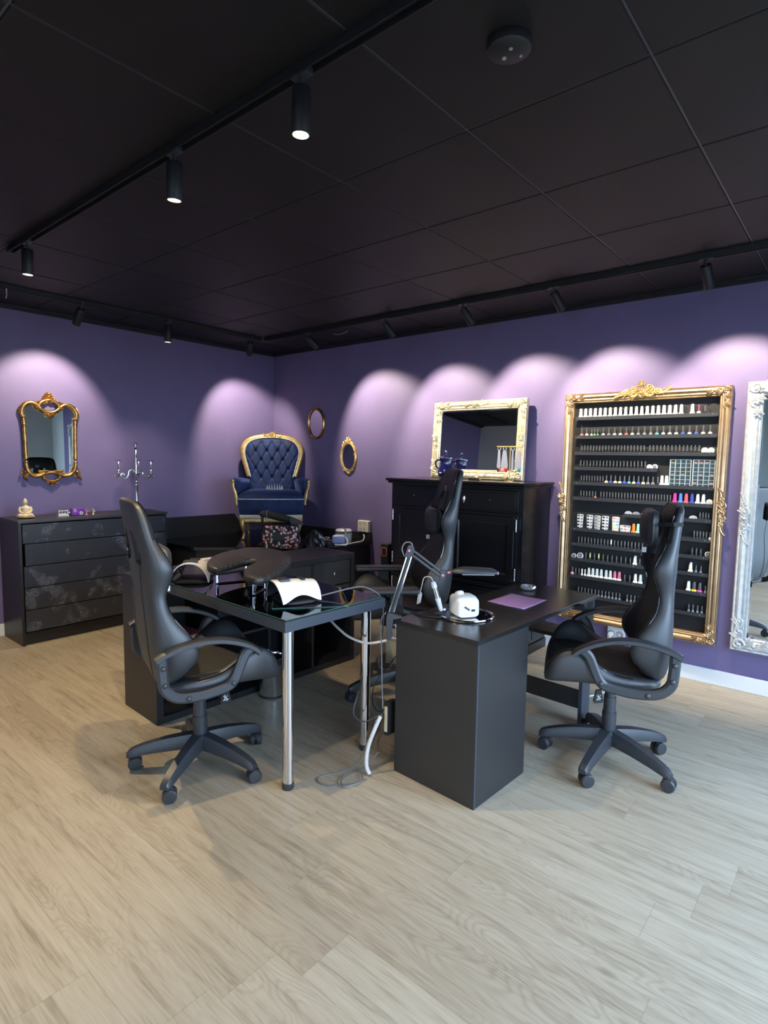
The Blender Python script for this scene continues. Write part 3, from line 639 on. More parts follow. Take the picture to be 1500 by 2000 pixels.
def edge_orn(g,c,ax,s,fn,h=.010):
    # symmetrical centre ornament; ax = direction angle along the moulding
    for d in (0,PI):
        a=ax+d; u=(cos(a),sin(a))
        scroll(g,(c[0]+u[0]*.03*s,c[1]+u[1]*.03*s),.018*s,1.3,fn,th=.005*s,dirn=1 if d else -1,a0=a)
        scroll(g,(c[0]+u[0]*.065*s,c[1]+u[1]*.065*s),.012*s,1.3,fn,th=.004*s,dirn=-1 if d else 1,a0=a)
        leaves(g,(c[0]+u[0]*.02*s,c[1]+u[1]*.02*s),a,R(70),4,.036*s,.013*s,fn,h)
        leaf(g,(c[0]+u[0]*.07*s,c[1]+u[1]*.07*s),a,.05*s,.014*s,fn,h)
    leaves(g,c,ax+PI/2,R(120),4,.020*s,.013*s,fn,h); leaves(g,c,ax-PI/2,R(120),4,.020*s,.013*s,fn,h)
    g.ell(fn(c[0],c[1],h),(.008*s,)*3,n=8,m=6)
FY=lambda a,b,d:Vector((a,-d,b))       # frame plane facing -Y (right wall)
FX=lambda a,b,d:Vector((d,a,b))        # frame plane facing +X (left wall)
# ------------------------------------------------------------ polish display rack
RK=thing('polish_rack','wide gold framed black rack full of nail polish on the right wall','display rack',(3.945,-.008,1.10))
hw,hh=.535,.83
def FR(a,b,d): return Vector((a,-.040-d,b))
g=G(); g.frame(hw,hh,[(0,-.038)]+[(a,b) for a,b in prof_scaled(.066,.026)]+[(.066,-.038)],FR); g.obj('frame','goldframe',RK)
g=G(); g.box(-hw+.06,hw-.06,-.008,.004,-hh+.06,hh-.06); g.obj('back_board','blackmat',RK)
for sx in (-1,1):
    for sz in (-1,1):
        g=G(); corner(g,sx,sz,hw,hh,1.0,lambda a,b,d:FR(a,b,d+.018)); g.obj('corner_ornament','goldframe',RK)
g=G(); fn=lambda a,b,d:FR(a,b,d+.020); c=(.0,hh-.018)
edge_orn(g,c,0,1.6,fn)
for s in (-1,1):
    scroll(g,(s*.05,hh+.012),.020,1.3,fn,th=.006,dirn=s); scroll(g,(s*.095,hh-.008),.018,1.4,fn,th=.006,dirn=-s); scroll(g,(s*.14,hh-.02),.014,1.4,fn,th=.005,dirn=s)
    leaves(g,(s*.03,hh-.005),R(90-s*50),R(110),5,.036,.015,fn); leaves(g,(s*.10,hh-.02),R(90-s*75),R(100),4,.032,.013,fn)
g.ell(fn(0,hh+.035,.006),(.012,.010,.014)); leaves(g,(0,hh+.03),R(90),R(140),5,.035,.014,fn)
g.obj('crest_ornament','gold2',RK)
for s in (-1,1):
    g=G(); fn2=lambda a,b,d:FR(a,b,d+.020); edge_orn(g,(s*(hw-.012),.04),PI/2,1.25,fn2); leaves(g,(s*(hw-.012),.04),R(90-90*s),R(120),4,.028,.014,fn2); g.obj('side_ornament','goldframe',RK)
SH=[1.773,1.640,1.522,1.413,1.304,1.192,1.092,.965,.853,.741,.614,.475]
LIP=.022
for i,z in enumerate(SH):
    x0,x1=3.490,4.410
    if i==3: x1=4.068
    if i==6: x0=3.86
    g=G(); zz=z-1.10-LIP; a,b=x0-3.945,x1-3.945
    g.box(a,b,-.044,-.008,zz-.004,zz,.0005).box(a,b,-.046,-.044,zz-.010,zz+.014,.0003); sh=g.obj('shelf','blacksat',RK)
    for xx in (a+.03,(a+b)/2,b-.03):
        q=G(); q.lathe([(0,0),(.004,0),(.003,.003),(0,.004)],axis=(0,-1,0),c=(xx,-.046,zz+.003),n=10); q.obj('screw','silver',sh)
# polish bottles
def bottle_mesh(kind):
    g=G()
    if kind=='white': g.lathe([(0,0),(.0148,0),(.0155,.003),(.0155,.020),(.0135,.0235),(.008,.025),(0,.025)],n=14)
    elif kind=='slim': g.lathe([(0,0),(.0078,0),(.0082,.003),(.0082,.020),(.0055,.025),(0,.025)],n=12)
    else: g.lathe([(0,0),(.0115,0),(.012,.003),(.012,.021),(.010,.025),(.0055,.0275),(0,.0275)],n=12)
    h=g; c=G()
    if kind=='white': c.lathe([(0,.023),(.0112,.0235),(.0105,.045),(.0088,.070),(.0075,.0745),(0,.0755)],n=14)
    elif kind=='slim': c.lathe([(0,.024),(.0050,.0245),(.0046,.058),(.0036,.060),(0,.060)],n=12)
    else: c.lathe([(0,.026),(.0058,.0265),(.0050,.066),(.0040,.0685),(0,.0685)],n=12)
    return g,c
capblack=mat('black_bottle_cap',(.085,.085,.09),.25)
M['capblack']=capblack
cache={}
def bottle(x,row,kind,bodycol,capcol,label,group):
    z=SH[row]-LIP+.0003; key=(kind,bodycol,capcol)
    if key not in cache:
        b,c=bottle_mesh(kind); o=b.obj('polish_bottle',bodycol); k=c.obj('cap',capcol,o); cache[key]=(o,k)
    else:
        o0,k0=cache[key]; o=o0.copy(); COL.objects.link(o); k=k0.copy(); COL.objects.link(k); k.parent=o
    o.location=(x,-.0330,z); o.rotation_euler=(0,0,rnd.uniform(0,6)); tag(o,label,'nail polish',group); return o
ORD=['first','second','third','fourth','fifth','sixth','seventh','eighth','ninth','tenth','eleventh','twelfth','13th','14th','15th','16th','17th','18th','19th','20th','21st','22nd','23rd']+['%dth'%k for k in range(24,31)]+['31st','32nd','33rd']+['%dth'%k for k in range(34,41)]+['41st','42nd','43rd','44th']
SN=['top shelf','second shelf','third shelf','fourth shelf','fifth shelf','sixth shelf','short seventh shelf','eighth shelf','ninth shelf','tenth shelf','eleventh shelf','lowest shelf']
def lin(a,b,n): return [a+(b-a)*i/(n-1) for i in range(n)]
bodyW=flat('white_polish_bottle',(.80,.78,.72),.25); capW=flat('white_bottle_cap',(.82,.82,.80),.3)
tints=[flat('polish_coral',(.62,.17,.10),.15),flat('polish_silver',(.5,.52,.54),.2),flat('polish_grey',(.20,.21,.24),.15),flat('polish_blue',(.05,.10,.55),.15),flat('polish_teal',(.10,.35,.45),.15),flat('polish_green',(.12,.42,.18),.15),flat('polish_gold',(.75,.62,.30),.2),flat('polish_dark',(.02,.02,.025),.12)]
pn=['polish_coral','polish_silver','polish_grey','polish_blue','polish_teal','polish_green','polish_gold','polish_dark']
nm={'polish_coral':'coral','polish_silver':'silver','polish_grey':'grey','polish_blue':'blue','polish_teal':'teal','polish_green':'green','polish_gold':'pale gold','polish_dark':'dark'}
ROWS={}
def add(row,x,kind,body,cap,desc): ROWS.setdefault(row,[]).append((x,kind,body,cap,desc))
for x in lin(3.520,4.190,20): add(0,x,'white','white_polish_bottle','white_bottle_cap','white nail polish bottle')
add(0,4.256,'white','white_polish_bottle','white_bottle_cap','white nail polish bottle standing apart')
M['capplum']=mat('plum_bottle_cap',(.22,.05,.12),.3); add(0,4.294,'std','white_polish_bottle','capplum','plum capped white nail polish bottle'); add(0,4.330,'slim','polish_dark','capblack','black nail polish bottle')
seq=[0,1,6,5,5]+[1,2,1,1,0,1,2,2,2,4,1,1,1,3,1,3,6,1]
for i,x in enumerate([3.534,3.571,3.606,3.628,3.650]+lin(3.690,4.367,18)): add(1,x,'slim' if 2<=i<=4 else 'std',pn[seq[i]],'capblack','black capped %s polish'%nm[pn[seq[i]]])
for x in lin(3.540,3.972,21)+lin(4.008,4.310,14): add(2,x,'slim','polish_dark','capblack','slim black nail polish bottle')
for x in lin(3.536,3.985,20): add(3,x,'slim','polish_dark','capblack','slim black nail polish bottle')
for i,x in enumerate(lin(3.546,3.703,9)): add(4,x,'slim','polish_dark','capblack','slim black nail polish bottle')
for i,x in enumerate(lin(3.728,4.072,12)): p=pn[[6,3,6,1,3,4,6,3,6,2,2,7][i]]; add(4,x,'std',p,'capblack','black capped %s polish'%nm[p])
for x in (4.097,4.126): add(4,x,'white','white_polish_bottle','white_bottle_cap','white nail polish bottle')
for i,x in enumerate(lin(3.548,3.655,6)): add(5,x,'slim','polish_coral' if i==5 else 'polish_dark','capblack','slim black capped %s polish'%('coral' if i==5 else 'dark'))
for x in lin(3.694,4.006,16)+lin(4.026,4.156,8): add(5,x,'slim','polish_dark','capblack','slim black nail polish bottle')
for nme,c in (('hot pink',(.80,.03,.30)),('sky blue',(.07,.22,.68)),('coral red',(.86,.10,.12)),('navy blue',(.04,.06,.38)),('silver',(.62,.64,.66)),('pale silver',(.66,.68,.70))): flat('cap_'+nme.replace(' ','_'),c,.3)
for nme,x in (('hot pink',4.184),('sky blue',4.219),('coral red',4.253),('navy blue',4.287),('silver',4.321),('pale silver',4.354)):
    k='cap_'+nme.replace(' ','_'); add(5,x,'white',k,k,'bright %s nail polish bottle'%nme if 'silver' not in nme else '%s nail polish bottle'%nme)
for x in (4.340,4.357,4.374,4.391): add(6,x,'slim','polish_dark','capblack','slim black nail polish bottle')
for nme,c in (('neon orange',(.90,.22,.02)),('mint green',(.35,.80,.52)),('red',(.85,.03,.06)),('bright red',(.85,.05,.07))): flat('cap_'+nme.replace(' ','_'),c,.3)
for nme,x in (('neon orange',3.932),('mint green',3.962),('red',3.992),('bright red',4.026)):
    k='cap_'+nme.replace(' ','_'); add(7,x,'white',k,k,'%s nail polish bottle'%nme)
for x in (4.313,4.331,4.349,4.367,4.385): add(7,x,'slim','polish_dark','capblack','slim black nail polish bottle')
add(7,4.407,'slim','white_polish_bottle','capblack','black capped white nail polish bottle')
for i,x in enumerate(lin(3.547,4.020,21)): add(8,x,'slim','polish_dark','white_bottle_cap' if i==10 else 'capblack','slim white capped nail polish bottle' if i==10 else 'slim black nail polish bottle')
for x in (4.308,4.333,4.359): add(8,x,'slim','polish_dark','capblack','slim black nail polish bottle')
flat('cap_lime',(.70,.72,.22),.3)
for i,x in enumerate(lin(3.606,3.985,13)): c={1:'cap_lime',3:'cap_lime',11:'white_bottle_cap'}.get(i,'capblack'); add(9,x,'slim' if i!=11 else 'white','polish_dark' if i!=11 else 'white_polish_bottle',c,{'cap_lime':'slim lime capped nail polish bottle','white_bottle_cap':'white nail polish bottle','capblack':'slim black nail polish bottle'}[c])
add(9,4.305,'white','white_polish_bottle','white_bottle_cap','white nail polish bottle'); add(9,4.338,'slim','polish_grey','capblack','slim black nail polish bottle'); add(9,4.366,'slim','polish_grey','capblack','slim black nail polish bottle')
flat('polish_pink',(.80,.42,.45),.2); flat('cap_magenta',(.75,.06,.45),.3); flat('cap_yellow',(.85,.75,.05),.3); flat('cap_rose',(.62,.16,.28),.3); flat('cap_clear',(.55,.60,.62),.15)
r10=[('std','polish_pink','capblack','black capped pink nail polish bottle'),('slim','polish_dark','capblack','slim black nail polish bottle'),('slim','polish_dark','capblack','slim black nail polish bottle'),('slim','white_polish_bottle','white_bottle_cap','slim white nail polish bottle'),('slim','white_polish_bottle','cap_clear','slim clear capped nail polish bottle')]+[('white','white_polish_bottle','cap_clear','clear capped white nail polish bottle')]*6+[('white','white_polish_bottle','cap_rose','rose capped white nail polish bottle')]*2+[('slim','polish_dark','capblack','slim black nail polish bottle')]*2+[('white','white_polish_bottle','white_bottle_cap','white nail polish bottle'),('white','white_polish_bottle','cap_clear','clear capped white nail polish bottle')]
for x,(k,b,c,d) in zip([3.510,3.535,3.560,3.583,3.606,3.634,3.664,3.694,3.725,3.760,3.790,3.821,3.852,3.890,3.925,3.962,3.996],r10): add(10,x,k,b,c,d)
add(10,4.300,'white','white_polish_bottle','white_bottle_cap','white nail polish bottle'); add(10,4.334,'white','cap_yellow','capblack','black capped yellow nail polish bottle'); add(10,4.367,'white','cap_magenta','capblack','black capped magenta nail polish bottle'); add(10,4.400,'slim','polish_grey','capblack','slim black nail polish bottle')
for x in lin(3.562,3.862,13)+lin(3.914,3.990,4)+[4.310,4.335,4.362,4.388]: add(11,x,'slim','polish_grey','capblack','slim black nail polish bottle')
for row,L_ in ROWS.items():
    L_.sort()
    for i,(x,k,b,c,d) in enumerate(L_): bottle(x,row,k,b,c,'%s, %s from left on %s of gold rack'%(d,ORD[i],SN[row].replace('short ','')),'nail polish bottles on the %s of the gold framed rack'%SN[row])
# discs (glitter pots and nail wheels), charts, organisers
def disc(x,row,r,label,half=False,ring=False,mt='whitep'):
    z=SH[row]-LIP+.0005; g=G(); n=28
    if half:
        pts=[(r*cos(PI*i/14),r*.78*sin(PI*i/14)) for i in range(15)]
        g.prism(pts,lambda a,b,d:Vector((a,d,b)),-.003,.003,.0008); o=g.obj('nail_fan',mt,loc=(x,-.026,z+.012)) 
        q=G(); [q.tube([(r*.35*cos(a),-.0035,r*.35*sin(a)),(r*.85*cos(a),-.0035,r*.7*sin(a))],.0012,5) for a in [R(25+k*26) for k in range(6)]]; q.obj('nail_tips','greyp',o)
        q=G(); q.box(-r*.7,r*.7,-.003,.003,-.0125,.001); q.obj('stand','glass' if 0 else 'greyp',o)
    else:
        g.lathe([(0,-.006),(r*.94,-.006),(r,-.004),(r,.004),(r*.94,.006),(0,.006)],axis=(0,-1,0),n=n); o=g.obj('round_pot',mt,loc=(x,-.0265,z+r+.004))
        if ring:
            q=G(); q.lathe([(r*.28,.0062),(r*.55,.0062),(r*.55,.0072),(r*.28,.0072)],axis=(0,-1,0),n=n,cap=False); q.obj('printed_ring','blackmat',o)
        else:
            q=G(); q.lathe([(0,.0062),(r*.62,.0062),(r*.6,.0070),(0,.0070)],axis=(0,-1,0),n=n); q.obj('label_disc','lace',o)
    tag(o,label,'nail art pot' if not half else 'nail fan')
disc(4.342,2,.0205,'round white pot, left of the pair at the right end of the third rack shelf'); disc(4.379,2,.0205,'round white pot, right of the pair at the right end of the third rack shelf')
disc(4.011,3,.0175,'plain round white pot near the end of the short fourth rack shelf'); disc(4.046,3,.0185,'round white pot with a black ring at the end of the short fourth rack shelf',ring=True)
disc(4.388,5,.0195,'round white pot at the right end of the sixth rack shelf beside silver bottles')
for x,mt,l in ((3.889,'whitep','white nail fan at the left end of the short seventh rack shelf'),(3.941,'greyp','smoky grey nail fan, second on the short seventh rack shelf'),(3.998,'whitep','white nail fan, third on the short seventh rack shelf'),(4.042,'whitep','white nail fan, fourth on the short seventh rack shelf beside the chair'),(4.117,'whitep','white nail fan on the seventh rack shelf seen over the headrest pillow'),(4.300,'whitep','white nail fan right of the chair back on the seventh rack shelf')):
    disc(x,6,.025,l,half=True,mt=mt)
disc(4.402,8,.0205,'round pale pot with a ring at the right end of the ninth rack shelf',ring=True,mt='lace')
disc(3.514,9,.0185,'small round white pot at the left end of the tenth rack shelf',ring=True); disc(3.562,9,.024,'large round white pot, second on the tenth rack shelf',ring=True)
def chart(x,w,h,label,cols,rows_,nc=2,nr=4,mt='whitep'):
    z=SH[7]-LIP+.0005; g=G(); rr=.008
    pts=[]
    for cx,cz,a0 in ((w/2-rr,h-rr,0),(-w/2+rr,h-rr,90),(-w/2+rr,rr*.4,180),(w/2-rr,rr*.4,270)):
        k=rr if cz>h/2 else rr*.4
        pts+=[(cx+k*cos(R(a0+a)),cz+k*sin(R(a0+a))) for a in (0,30,60,90)]
    g.prism(pts,lambda a,b,d:Vector((a,d,b)),-.003,.003,.0006); o=g.obj('colour_chart',mt,loc=(x,-.025,z))
    for i in range(nc):
        for j in range(nr):
            q=G(); q.box(-w/2+w*(i+.16)/nc,-w/2+w*(i+.84)/nc,-.0042,-.003,h*(j+.22)/nr+.002,h*(j+.80)/nr,.0006); c=cols[(j*nc+i)%len(cols)]; q.obj('colour_swatch',c,o)
    tag(o,label,'colour chart')
dk=['polish_dark','polish_grey']
chart(3.549,.046,.112,'white nail colour chart standing alone at the left of the eighth rack shelf',dk,4,2,5); chart(3.620,.046,.112,'white nail colour chart, second from the left on the eighth rack shelf',dk,4,2,5)
chart(3.676,.050,.112,'greyish nail colour chart between two white ones on the eighth rack shelf',['polish_grey','lace'],4,2,5,'greyp'); chart(3.732,.050,.112,'white nail colour chart, fourth from the left on the eighth rack shelf',dk,4,2,5)
for n_,c in (('sw_salmon',(.85,.30,.22)),('sw_peach',(.85,.55,.35)),('sw_lilac',(.5,.4,.75)),('sw_sky',(.25,.5,.85)),('sw_lime',(.55,.85,.25)),('sw_yellow',(.9,.85,.35))): flat(n_,c,.4)
chart(3.806,.052,.112,'tall pastel rainbow colour chart on the eighth rack shelf',['sw_salmon','sw_peach','sw_lime','sw_lime','sw_yellow','sw_sky','sw_lilac','sw_sky','sw_salmon','sw_peach'],5,2,5)
chart(3.873,.075,.058,'low wide palette with small colour pans on the eighth rack shelf',['greyp','sw_salmon','sw_lilac','polish_grey','pinkp','lace','sw_peach','polish_grey','greyp'],3,3,3)
M['clearp']=mat('clear_tinted_plastic',(.80,.92,.92),.08,trans=.85,ior=1.2)
for xc,l in ((4.206,'clear divided storage box with gold flakes on the fifth rack shelf, left one'),(4.345,'clear divided storage box with a pink piece on the fifth rack shelf, right one')):
    z=SH[4]-LIP+.0005; t=thing('divided_storage_box',l,'storage box',(xc,-.0285,z)); w,h=.129,.185
    g=G(); g.box(-w/2,w/2,.006,.008,0,h); g.obj('back_panel','clearp',t)
    g=G(); g.box(-w/2,-w/2+.003,-.010,.006,0,h).box(w/2-.003,w/2,-.010,.006,0,h).box(-w/2,w/2,-.010,.006,0,.003).box(-w/2,w/2,-.010,.006,h-.003,h)
    for i in range(1,4): g.box(-w/2+w*i/4-.0008,-w/2+w*i/4+.0008,-.010,.006,0,h)
    for i in range(1,7): g.box(-w/2,w/2,-.010,.006,h*i/7-.0008,h*i/7+.0008)
    g.obj('divider_grid','tealgrey' if 0 else flat('milky_grey_plastic',(.62,.72,.73),.3),t)
    g=G()
    for k in range(9): i,j=rnd.randrange(4),rnd.randrange(7); g.box(-w/2+w*i/4+.006,-w/2+w*i/4+.024,-.002,.004,h*j/7+.004,h*j/7+.010,.001)
    g.obj('flakes',['gold2'] if xc<4.3 else ['sw_salmon'],t)
# ------------------------------------------------------------ framed mirrors
def framed(name,label,cx,zc_,hw,hh,w,h,mt,glassmt,y=-.004,rx=0,ornscale=1,edges=(1,1,1,1)):
    t=thing(name,label,'mirror',(cx,y,zc_),rot=(rx,0,0)); F2=lambda a,b,d:Vector((a,-.022-d,b))
    g=G(); g.frame(hw,hh,[(0,-.022)]+prof_scaled(w,h)+[(w,-.022)],F2); g.obj('frame',mt,t)
    g=G(); g.box(-hw+w*.9,hw-w*.9,-.022,-.018,-hh+w*.9,hh-w*.9); g.obj('mirror_glass',glassmt,t)
    g=G(); g.box(-hw+.01,hw-.01,-.006,0,-hh+.01,hh-.01); g.obj('back_board','blackmat',t)
    g=G(); b=.016; g.frame(hw-w*.92,hh-w*.92,[(0,.0),(0,.0012),(b,.0002),(b,0)],lambda a,c,d:Vector((a,-.022-d,c))); g.obj('glass_bevel',glassmt,t)
    fn=lambda a,b,d:F2(a,b,d+h*.72)
    for sx in (-1,1):
        for sz in (-1,1): g=G(); corner(g,sx,sz,hw,hh,ornscale,fn); g.obj('corner_ornament',mt,t)
    for k,(c,ax) in enumerate((((0,hh-w*.35),0),((0,-hh+w*.35),0),((-hw+w*.35,0),PI/2),((hw-w*.35,0),PI/2))):
        if edges[k]: g=G(); edge_orn(g,c,ax,ornscale*.9,fn); g.obj('edge_ornament',mt,t)
    return t
framed('framed_mirror','large cream and gold framed mirror leaning on top of the black cupboard',2.690,1.284+.320,.430,.318,.075,.024,'cream','mirror',y=-.075,rx=R(-3.5),ornscale=1.15)
framed('framed_mirror','tall silver framed mirror at the right edge of the photo',5.00,1.105,.44,.838,.085,.030,'silverframe','mirror',ornscale=1.5)
# ovals
def oval(label,cx,cz,a,b,w,mt,crest,full):
    t=thing('oval_mirror',label,'mirror',(cx,-.003,cz)); n=48; P=[(0,0),(0,.010),(.15,.016),(.35,.012),(.5,.018),(.75,.020),(.9,.010),(1,.006),(1,0)]
    g=G(); g.rings([[Vector(((a-w*u)*cos(2*PI*i/n),-h,(b-w*u)*sin(2*PI*i/n))) for u,h in P] for i in range(n)],closed=True); g.obj('frame',mt,t)
    g=G(); g.prism([((a-w*.9)*cos(2*PI*i/n),(b-w*.9)*sin(2*PI*i/n)) for i in range(n)],lambda p,q,d:Vector((p,-d,q)),0,.006); g.obj('mirror_glass','dkmirror',t)
    g=G(); fn=lambda p,q,d:Vector((p,-d-.008,q)); leaves(g,(0,b-.01),R(90),R(130),5,crest,.014,fn); scroll(g,(-.02,b),.010,1.2,fn,.004); scroll(g,(.02,b),.010,1.2,fn,.004,-1); g.ell(fn(0,b+crest*.75,.006),(.007,.007,.009)); g.obj('crest',mt,t)
    if full:
        for s in (-1,1):
            g=G(); 
            for th_ in (75,55,38,22,8): c=(s*(a-.006)*cos(R(th_)),(b-.006)*sin(R(th_))); leaf(g,c,R(90)+s*R(60-th_),.036,.014,fn); scroll(g,c,.008,1.1,fn,.0035,s)
            g.obj('side_garland',mt,t)
        g=G(); scroll(g,(-.022,-b+.004),.012,1.2,fn,.004); scroll(g,(.022,-b+.004),.012,1.2,fn,.004,-1); leaves(g,(0,-b+.01),R(-90),R(160),5,.028,.012,fn); g.ell(fn(0,-b-.012,.004),(.008,.007,.010))
        for s in (-1,1): scroll(g,(s*.06,-b+.022),.010,1.2,fn,.0035,s); leaf(g,(s*.05,-b+.012),R(90+s*60),.03,.012,fn)
        g.obj('bottom_ornament',mt,t)
oval('plain bronze oval mirror high on the right wall near the corner',.697,1.795,.128,.162,.026,'gold',.03,False)
oval('small ornate bright gold oval mirror below and right of the bronze one',1.168,1.452,.112,.150,.026,'gold2',.055,True)
# ornate mirror, left wall
t=thing('rococo_mirror','ornate gold rococo mirror on the left wall above the dresser','mirror',(.003,-2.332,0))
def YZ(px,py): return ((px-690-(py-140)*.028)/500*.222, 1.934-(py-140)/1730*.771)
def FL(a,b,d): return Vector((d,a,b))
half=[(620,560),(560,500),(480,440),(410,385),(330,395),(275,450),(258,530),(280,600),(290,750),(300,1000),(310,1300),(315,1450),(350,1560),(430,1640),(520,1640),(590,1600)]
outl=[YZ(*p) for p in half]; full=outl+[(-a,b) for a,b in outl[::-1]]
g=G(); g.prism(full,FL,.004,.012); g.obj('mirror_glass','mirror',t)
for s in (-1,1):
    def pts(l,d=.018): return [FL(s*YZ(*p)[0],YZ(*p)[1],d) for p in l]
    g=G(); g.tube(smooth(pts([(545,430),(480,370),(410,345),(330,360),(265,415),(235,500),(250,590)]),5),.0165,10)
    g.tube(smooth(pts([(530,470),(470,405),(410,378),(345,390),(290,440),(268,510),(280,600)],.016),5),.006,8)
    for k in range(12):
        a=R(200-k*13); cx,cz=YZ(375,500); c=(cx+.058*cos(a)*1.0,cz+.052*sin(a)); leaf(g,(s*c[0],c[1]),a if s>0 else PI-a,.027,.015,lambda p,q,d:FL(p,q,d+.016),.010)
    g.obj('arch_moulding','gold',t)
    g=G(); g.tube(smooth(pts([(268,640),(285,900),(295,1150),(300,1330)]),4),[.0125]*4+[.013]*20,12) if 0 else g.tube(pts([(268,650),(275,760),(288,1000),(296,1200),(302,1330)]),[.019,.0145,.0155,.0155,.018],12); g.obj('column','gold',t)
    g=G()
    for (p,rr) in (((262,600),.021),((266,640),.015),((272,740),.017),((302,1340),.017),((304,1400),.019)):
        c=pts([p])[0]; g.lathe([(0,-.007),(rr*.8,-.007),(rr,-.002),(rr,.002),(rr*.8,.007),(0,.007)],c=c,n=14)
    g.obj('capital','gold',t)
    g=G(); g.tube(smooth(pts([(305,1420),(315,1500),(360,1590),(440,1650),(530,1650),(610,1600)]),5),.0155,10); g.tube(smooth(pts([(330,1430),(345,1510),(390,1580),(450,1620),(520,1618),(580,1580)],.015),5),.006,8)
    fnl=lambda p,q,d:FL(p,q,d+.014)
    for p in ((240,1540),(285,1580),(230,1590)): c=pts([p],.024)[0]; g.ell(c,(.009,)*3)
    c=YZ(270,1600); leaf(g,(s*c[0],c[1]),R(-90),.062,.022,fnl,.014); scroll(g,(s*YZ(330,1640)[0],YZ(330,1640)[1]),.014,1.2,fnl,.005,s)
    g.obj('lower_moulding','gold',t)
g=G(); fnl=lambda p,q,d:FL(p,q,d+.016); c=YZ(690,390)
ring=[(c[0]+.068*cos(a)*(1+.12*cos(2*a)),c[1]+.050*sin(a)) for a in [2*PI*i/28 for i in range(28)]]; g.tube([FL(p,q,.020) for p,q in ring],.0145,10,closed=True)
leaves(g,(c[0],c[1]+.040),R(90),R(190),11,.056,.024,fnl,.016); leaves(g,(c[0],c[1]+.075),R(90),R(120),5,.040,.016,fnl,.014)
for s in (-1,1): scroll(g,(s*.075,c[1]+.028),.015,1.3,fnl,.005,s); leaves(g,(s*.072,c[1]-.005),R(90-s*70),R(140),6,.040,.018,fnl,.014); leaves(g,(s*.10,c[1]+.01),R(90-s*60),R(120),4,.030,.014,fnl,.012); scroll(g,(s*.035,c[1]-.052),.017,1.3,fnl,.006,-s)
leaves(g,(c[0],c[1]-.045),R(-90),R(160),8,.048,.020,fnl,.015); g.ell(FL(0,1.925,.02),(.012,.020,.008)); g.ell(FL(0,1.905,.02),(.012,.026,.007)); g.obj('top_cartouche','gold',t)
g=G(); c=YZ(735,1670); c=(0,c[1]); ring=[(c[0]+.056*cos(a)*(1+.12*cos(2*a)),c[1]+.037*sin(a)) for a in [2*PI*i/28 for i in range(28)]]; g.tube([FL(p,q,.018) for p,q in ring],.012,8,closed=True)
for s in (-1,1): g.tube([FL(s*.02,c[1]+.045,.018),FL(s*.09,c[1]+.048,.018)],.007,8); scroll(g,(s*.088,c[1]+.046),.010,1.2,fnl,.004,s); scroll(g,(s*.03,c[1]-.038),.014,1.3,fnl,.005,-s)
leaves(g,(0,c[1]-.035),R(-90),R(120),5,.034,.013,fnl,.012); g.ell(FL(0,c[1]-.068,.016),(.010,.014,.011)); g.obj('bottom_cartouche','gold',t)
# ------------------------------------------------------------ blue armchair on the podium
A_=thing('armchair','navy blue tufted velvet armchair with gold frame standing on the black podium','armchair',(.520,-.455,.64),R(-130)); A_.scale=(1.02,1.02,1.02)
g=G(); hwz=[(.36,.235),(.50,.235),(.60,.238),(.68,.255),(.74,.272),(.80,.284),(.85,.284),(.90,.268),(.935,.245),(.965,.19),(.985,.12),(.992,.06)]
def itp(t,T):
    for (a,b),(c,d) in zip(T,T[1:]):
        if t<=c: return b+(d-b)*max(0,(t-a))/(c-a)
    return T[-1][1]
BT=[(x,z) for z,xs in ((.935,(-.10,0,.10)),(.845,(-.165,-.055,.055,.165)),(.755,(-.11,0,.11)),(.665,(-.165,-.055,.055,.165)),(.575,(-.11,0,.11))) for x in xs]
def yb(z): return -.225-(z-.36)*.16
def tuft(u,v):
    z=.36+(.992-.36)*v; x=(u*2-1)*itp(z,hwz); e=min(1,(1-abs(u*2-1))*5)*min(1,(1-v)*7)
    y=yb(z)+.018+.050*math.sqrt(max(0,e))
    dmin=min(math.hypot(x-a,z-b) for a,b in BT)
    # diamond creases between the buttons
    p=(x/.055+(z-.845)/.09); q=(x/.055-(z-.845)/.09)
    cr=min(abs(((p+1)/2)%1-.5),abs(((q+1)/2)%1-.5)) if 0 else min(abs(p-2*round(p/2-.5)-1),abs(q-2*round(q/2-.5)-1))
    k=1 if .575<z<.935 else .35
    y-=(.024*math.exp(-(dmin/.016)**2)+.013*math.exp(-(cr/.16)**2)*k)*e
    return Vector((x,y,z))
g.grid(84,84,tuft); bk=g.obj('tufted_back','velvet',A_,ang=180)
g=G(); [g.ell(tuft(.5+.5*x/itp(z,hwz),(z-.36)/.632)+Vector((0,.004,0)),(.008,.005,.008),n=8,m=6) for x,z in BT]; g.obj('button','velvetl',bk)
path=[(.232,.585),(.248,.64),(.272,.72),(.294,.80),(.298,.86),(.272,.925),(.215,.968),(.12,.992),(0,1.0)]; path=path+[(-x,z) for x,z in path[-2::-1]]
g=G(); g.tube(smooth([(x,yb(z)+.030,z) for x,z in path],4),.025,10,sx=.85); g.obj('gold_back_frame','gold2',A_)
g=G(); g.tube(smooth([(x*.925,yb(z)+.050,z*.978+.008) for x,z in path],4),.006,6); g.obj('braid_trim','lace',A_)
g=G(); fnA=lambda a,b,d:Vector((a,yb(.98)+.045+d,b)); leaves(g,(0,.998),R(90),R(150),7,.045,.020,fnA,.012)
for s in (-1,1): scroll(g,(s*.045,1.004),.014,1.2,fnA,.006,s); leaf(g,(s*.04,.996),R(90-s*85),.06,.016,fnA,.010); scroll(g,(s*.09,.994),.009,1.1,fnA,.004,-s)
g.obj('crest','gold2',A_)
g=G(); poly=[(x*1.02,z) for x,z in path]; poly=[(-.26,.30)]+poly[::-1]+[(.26,.30)]
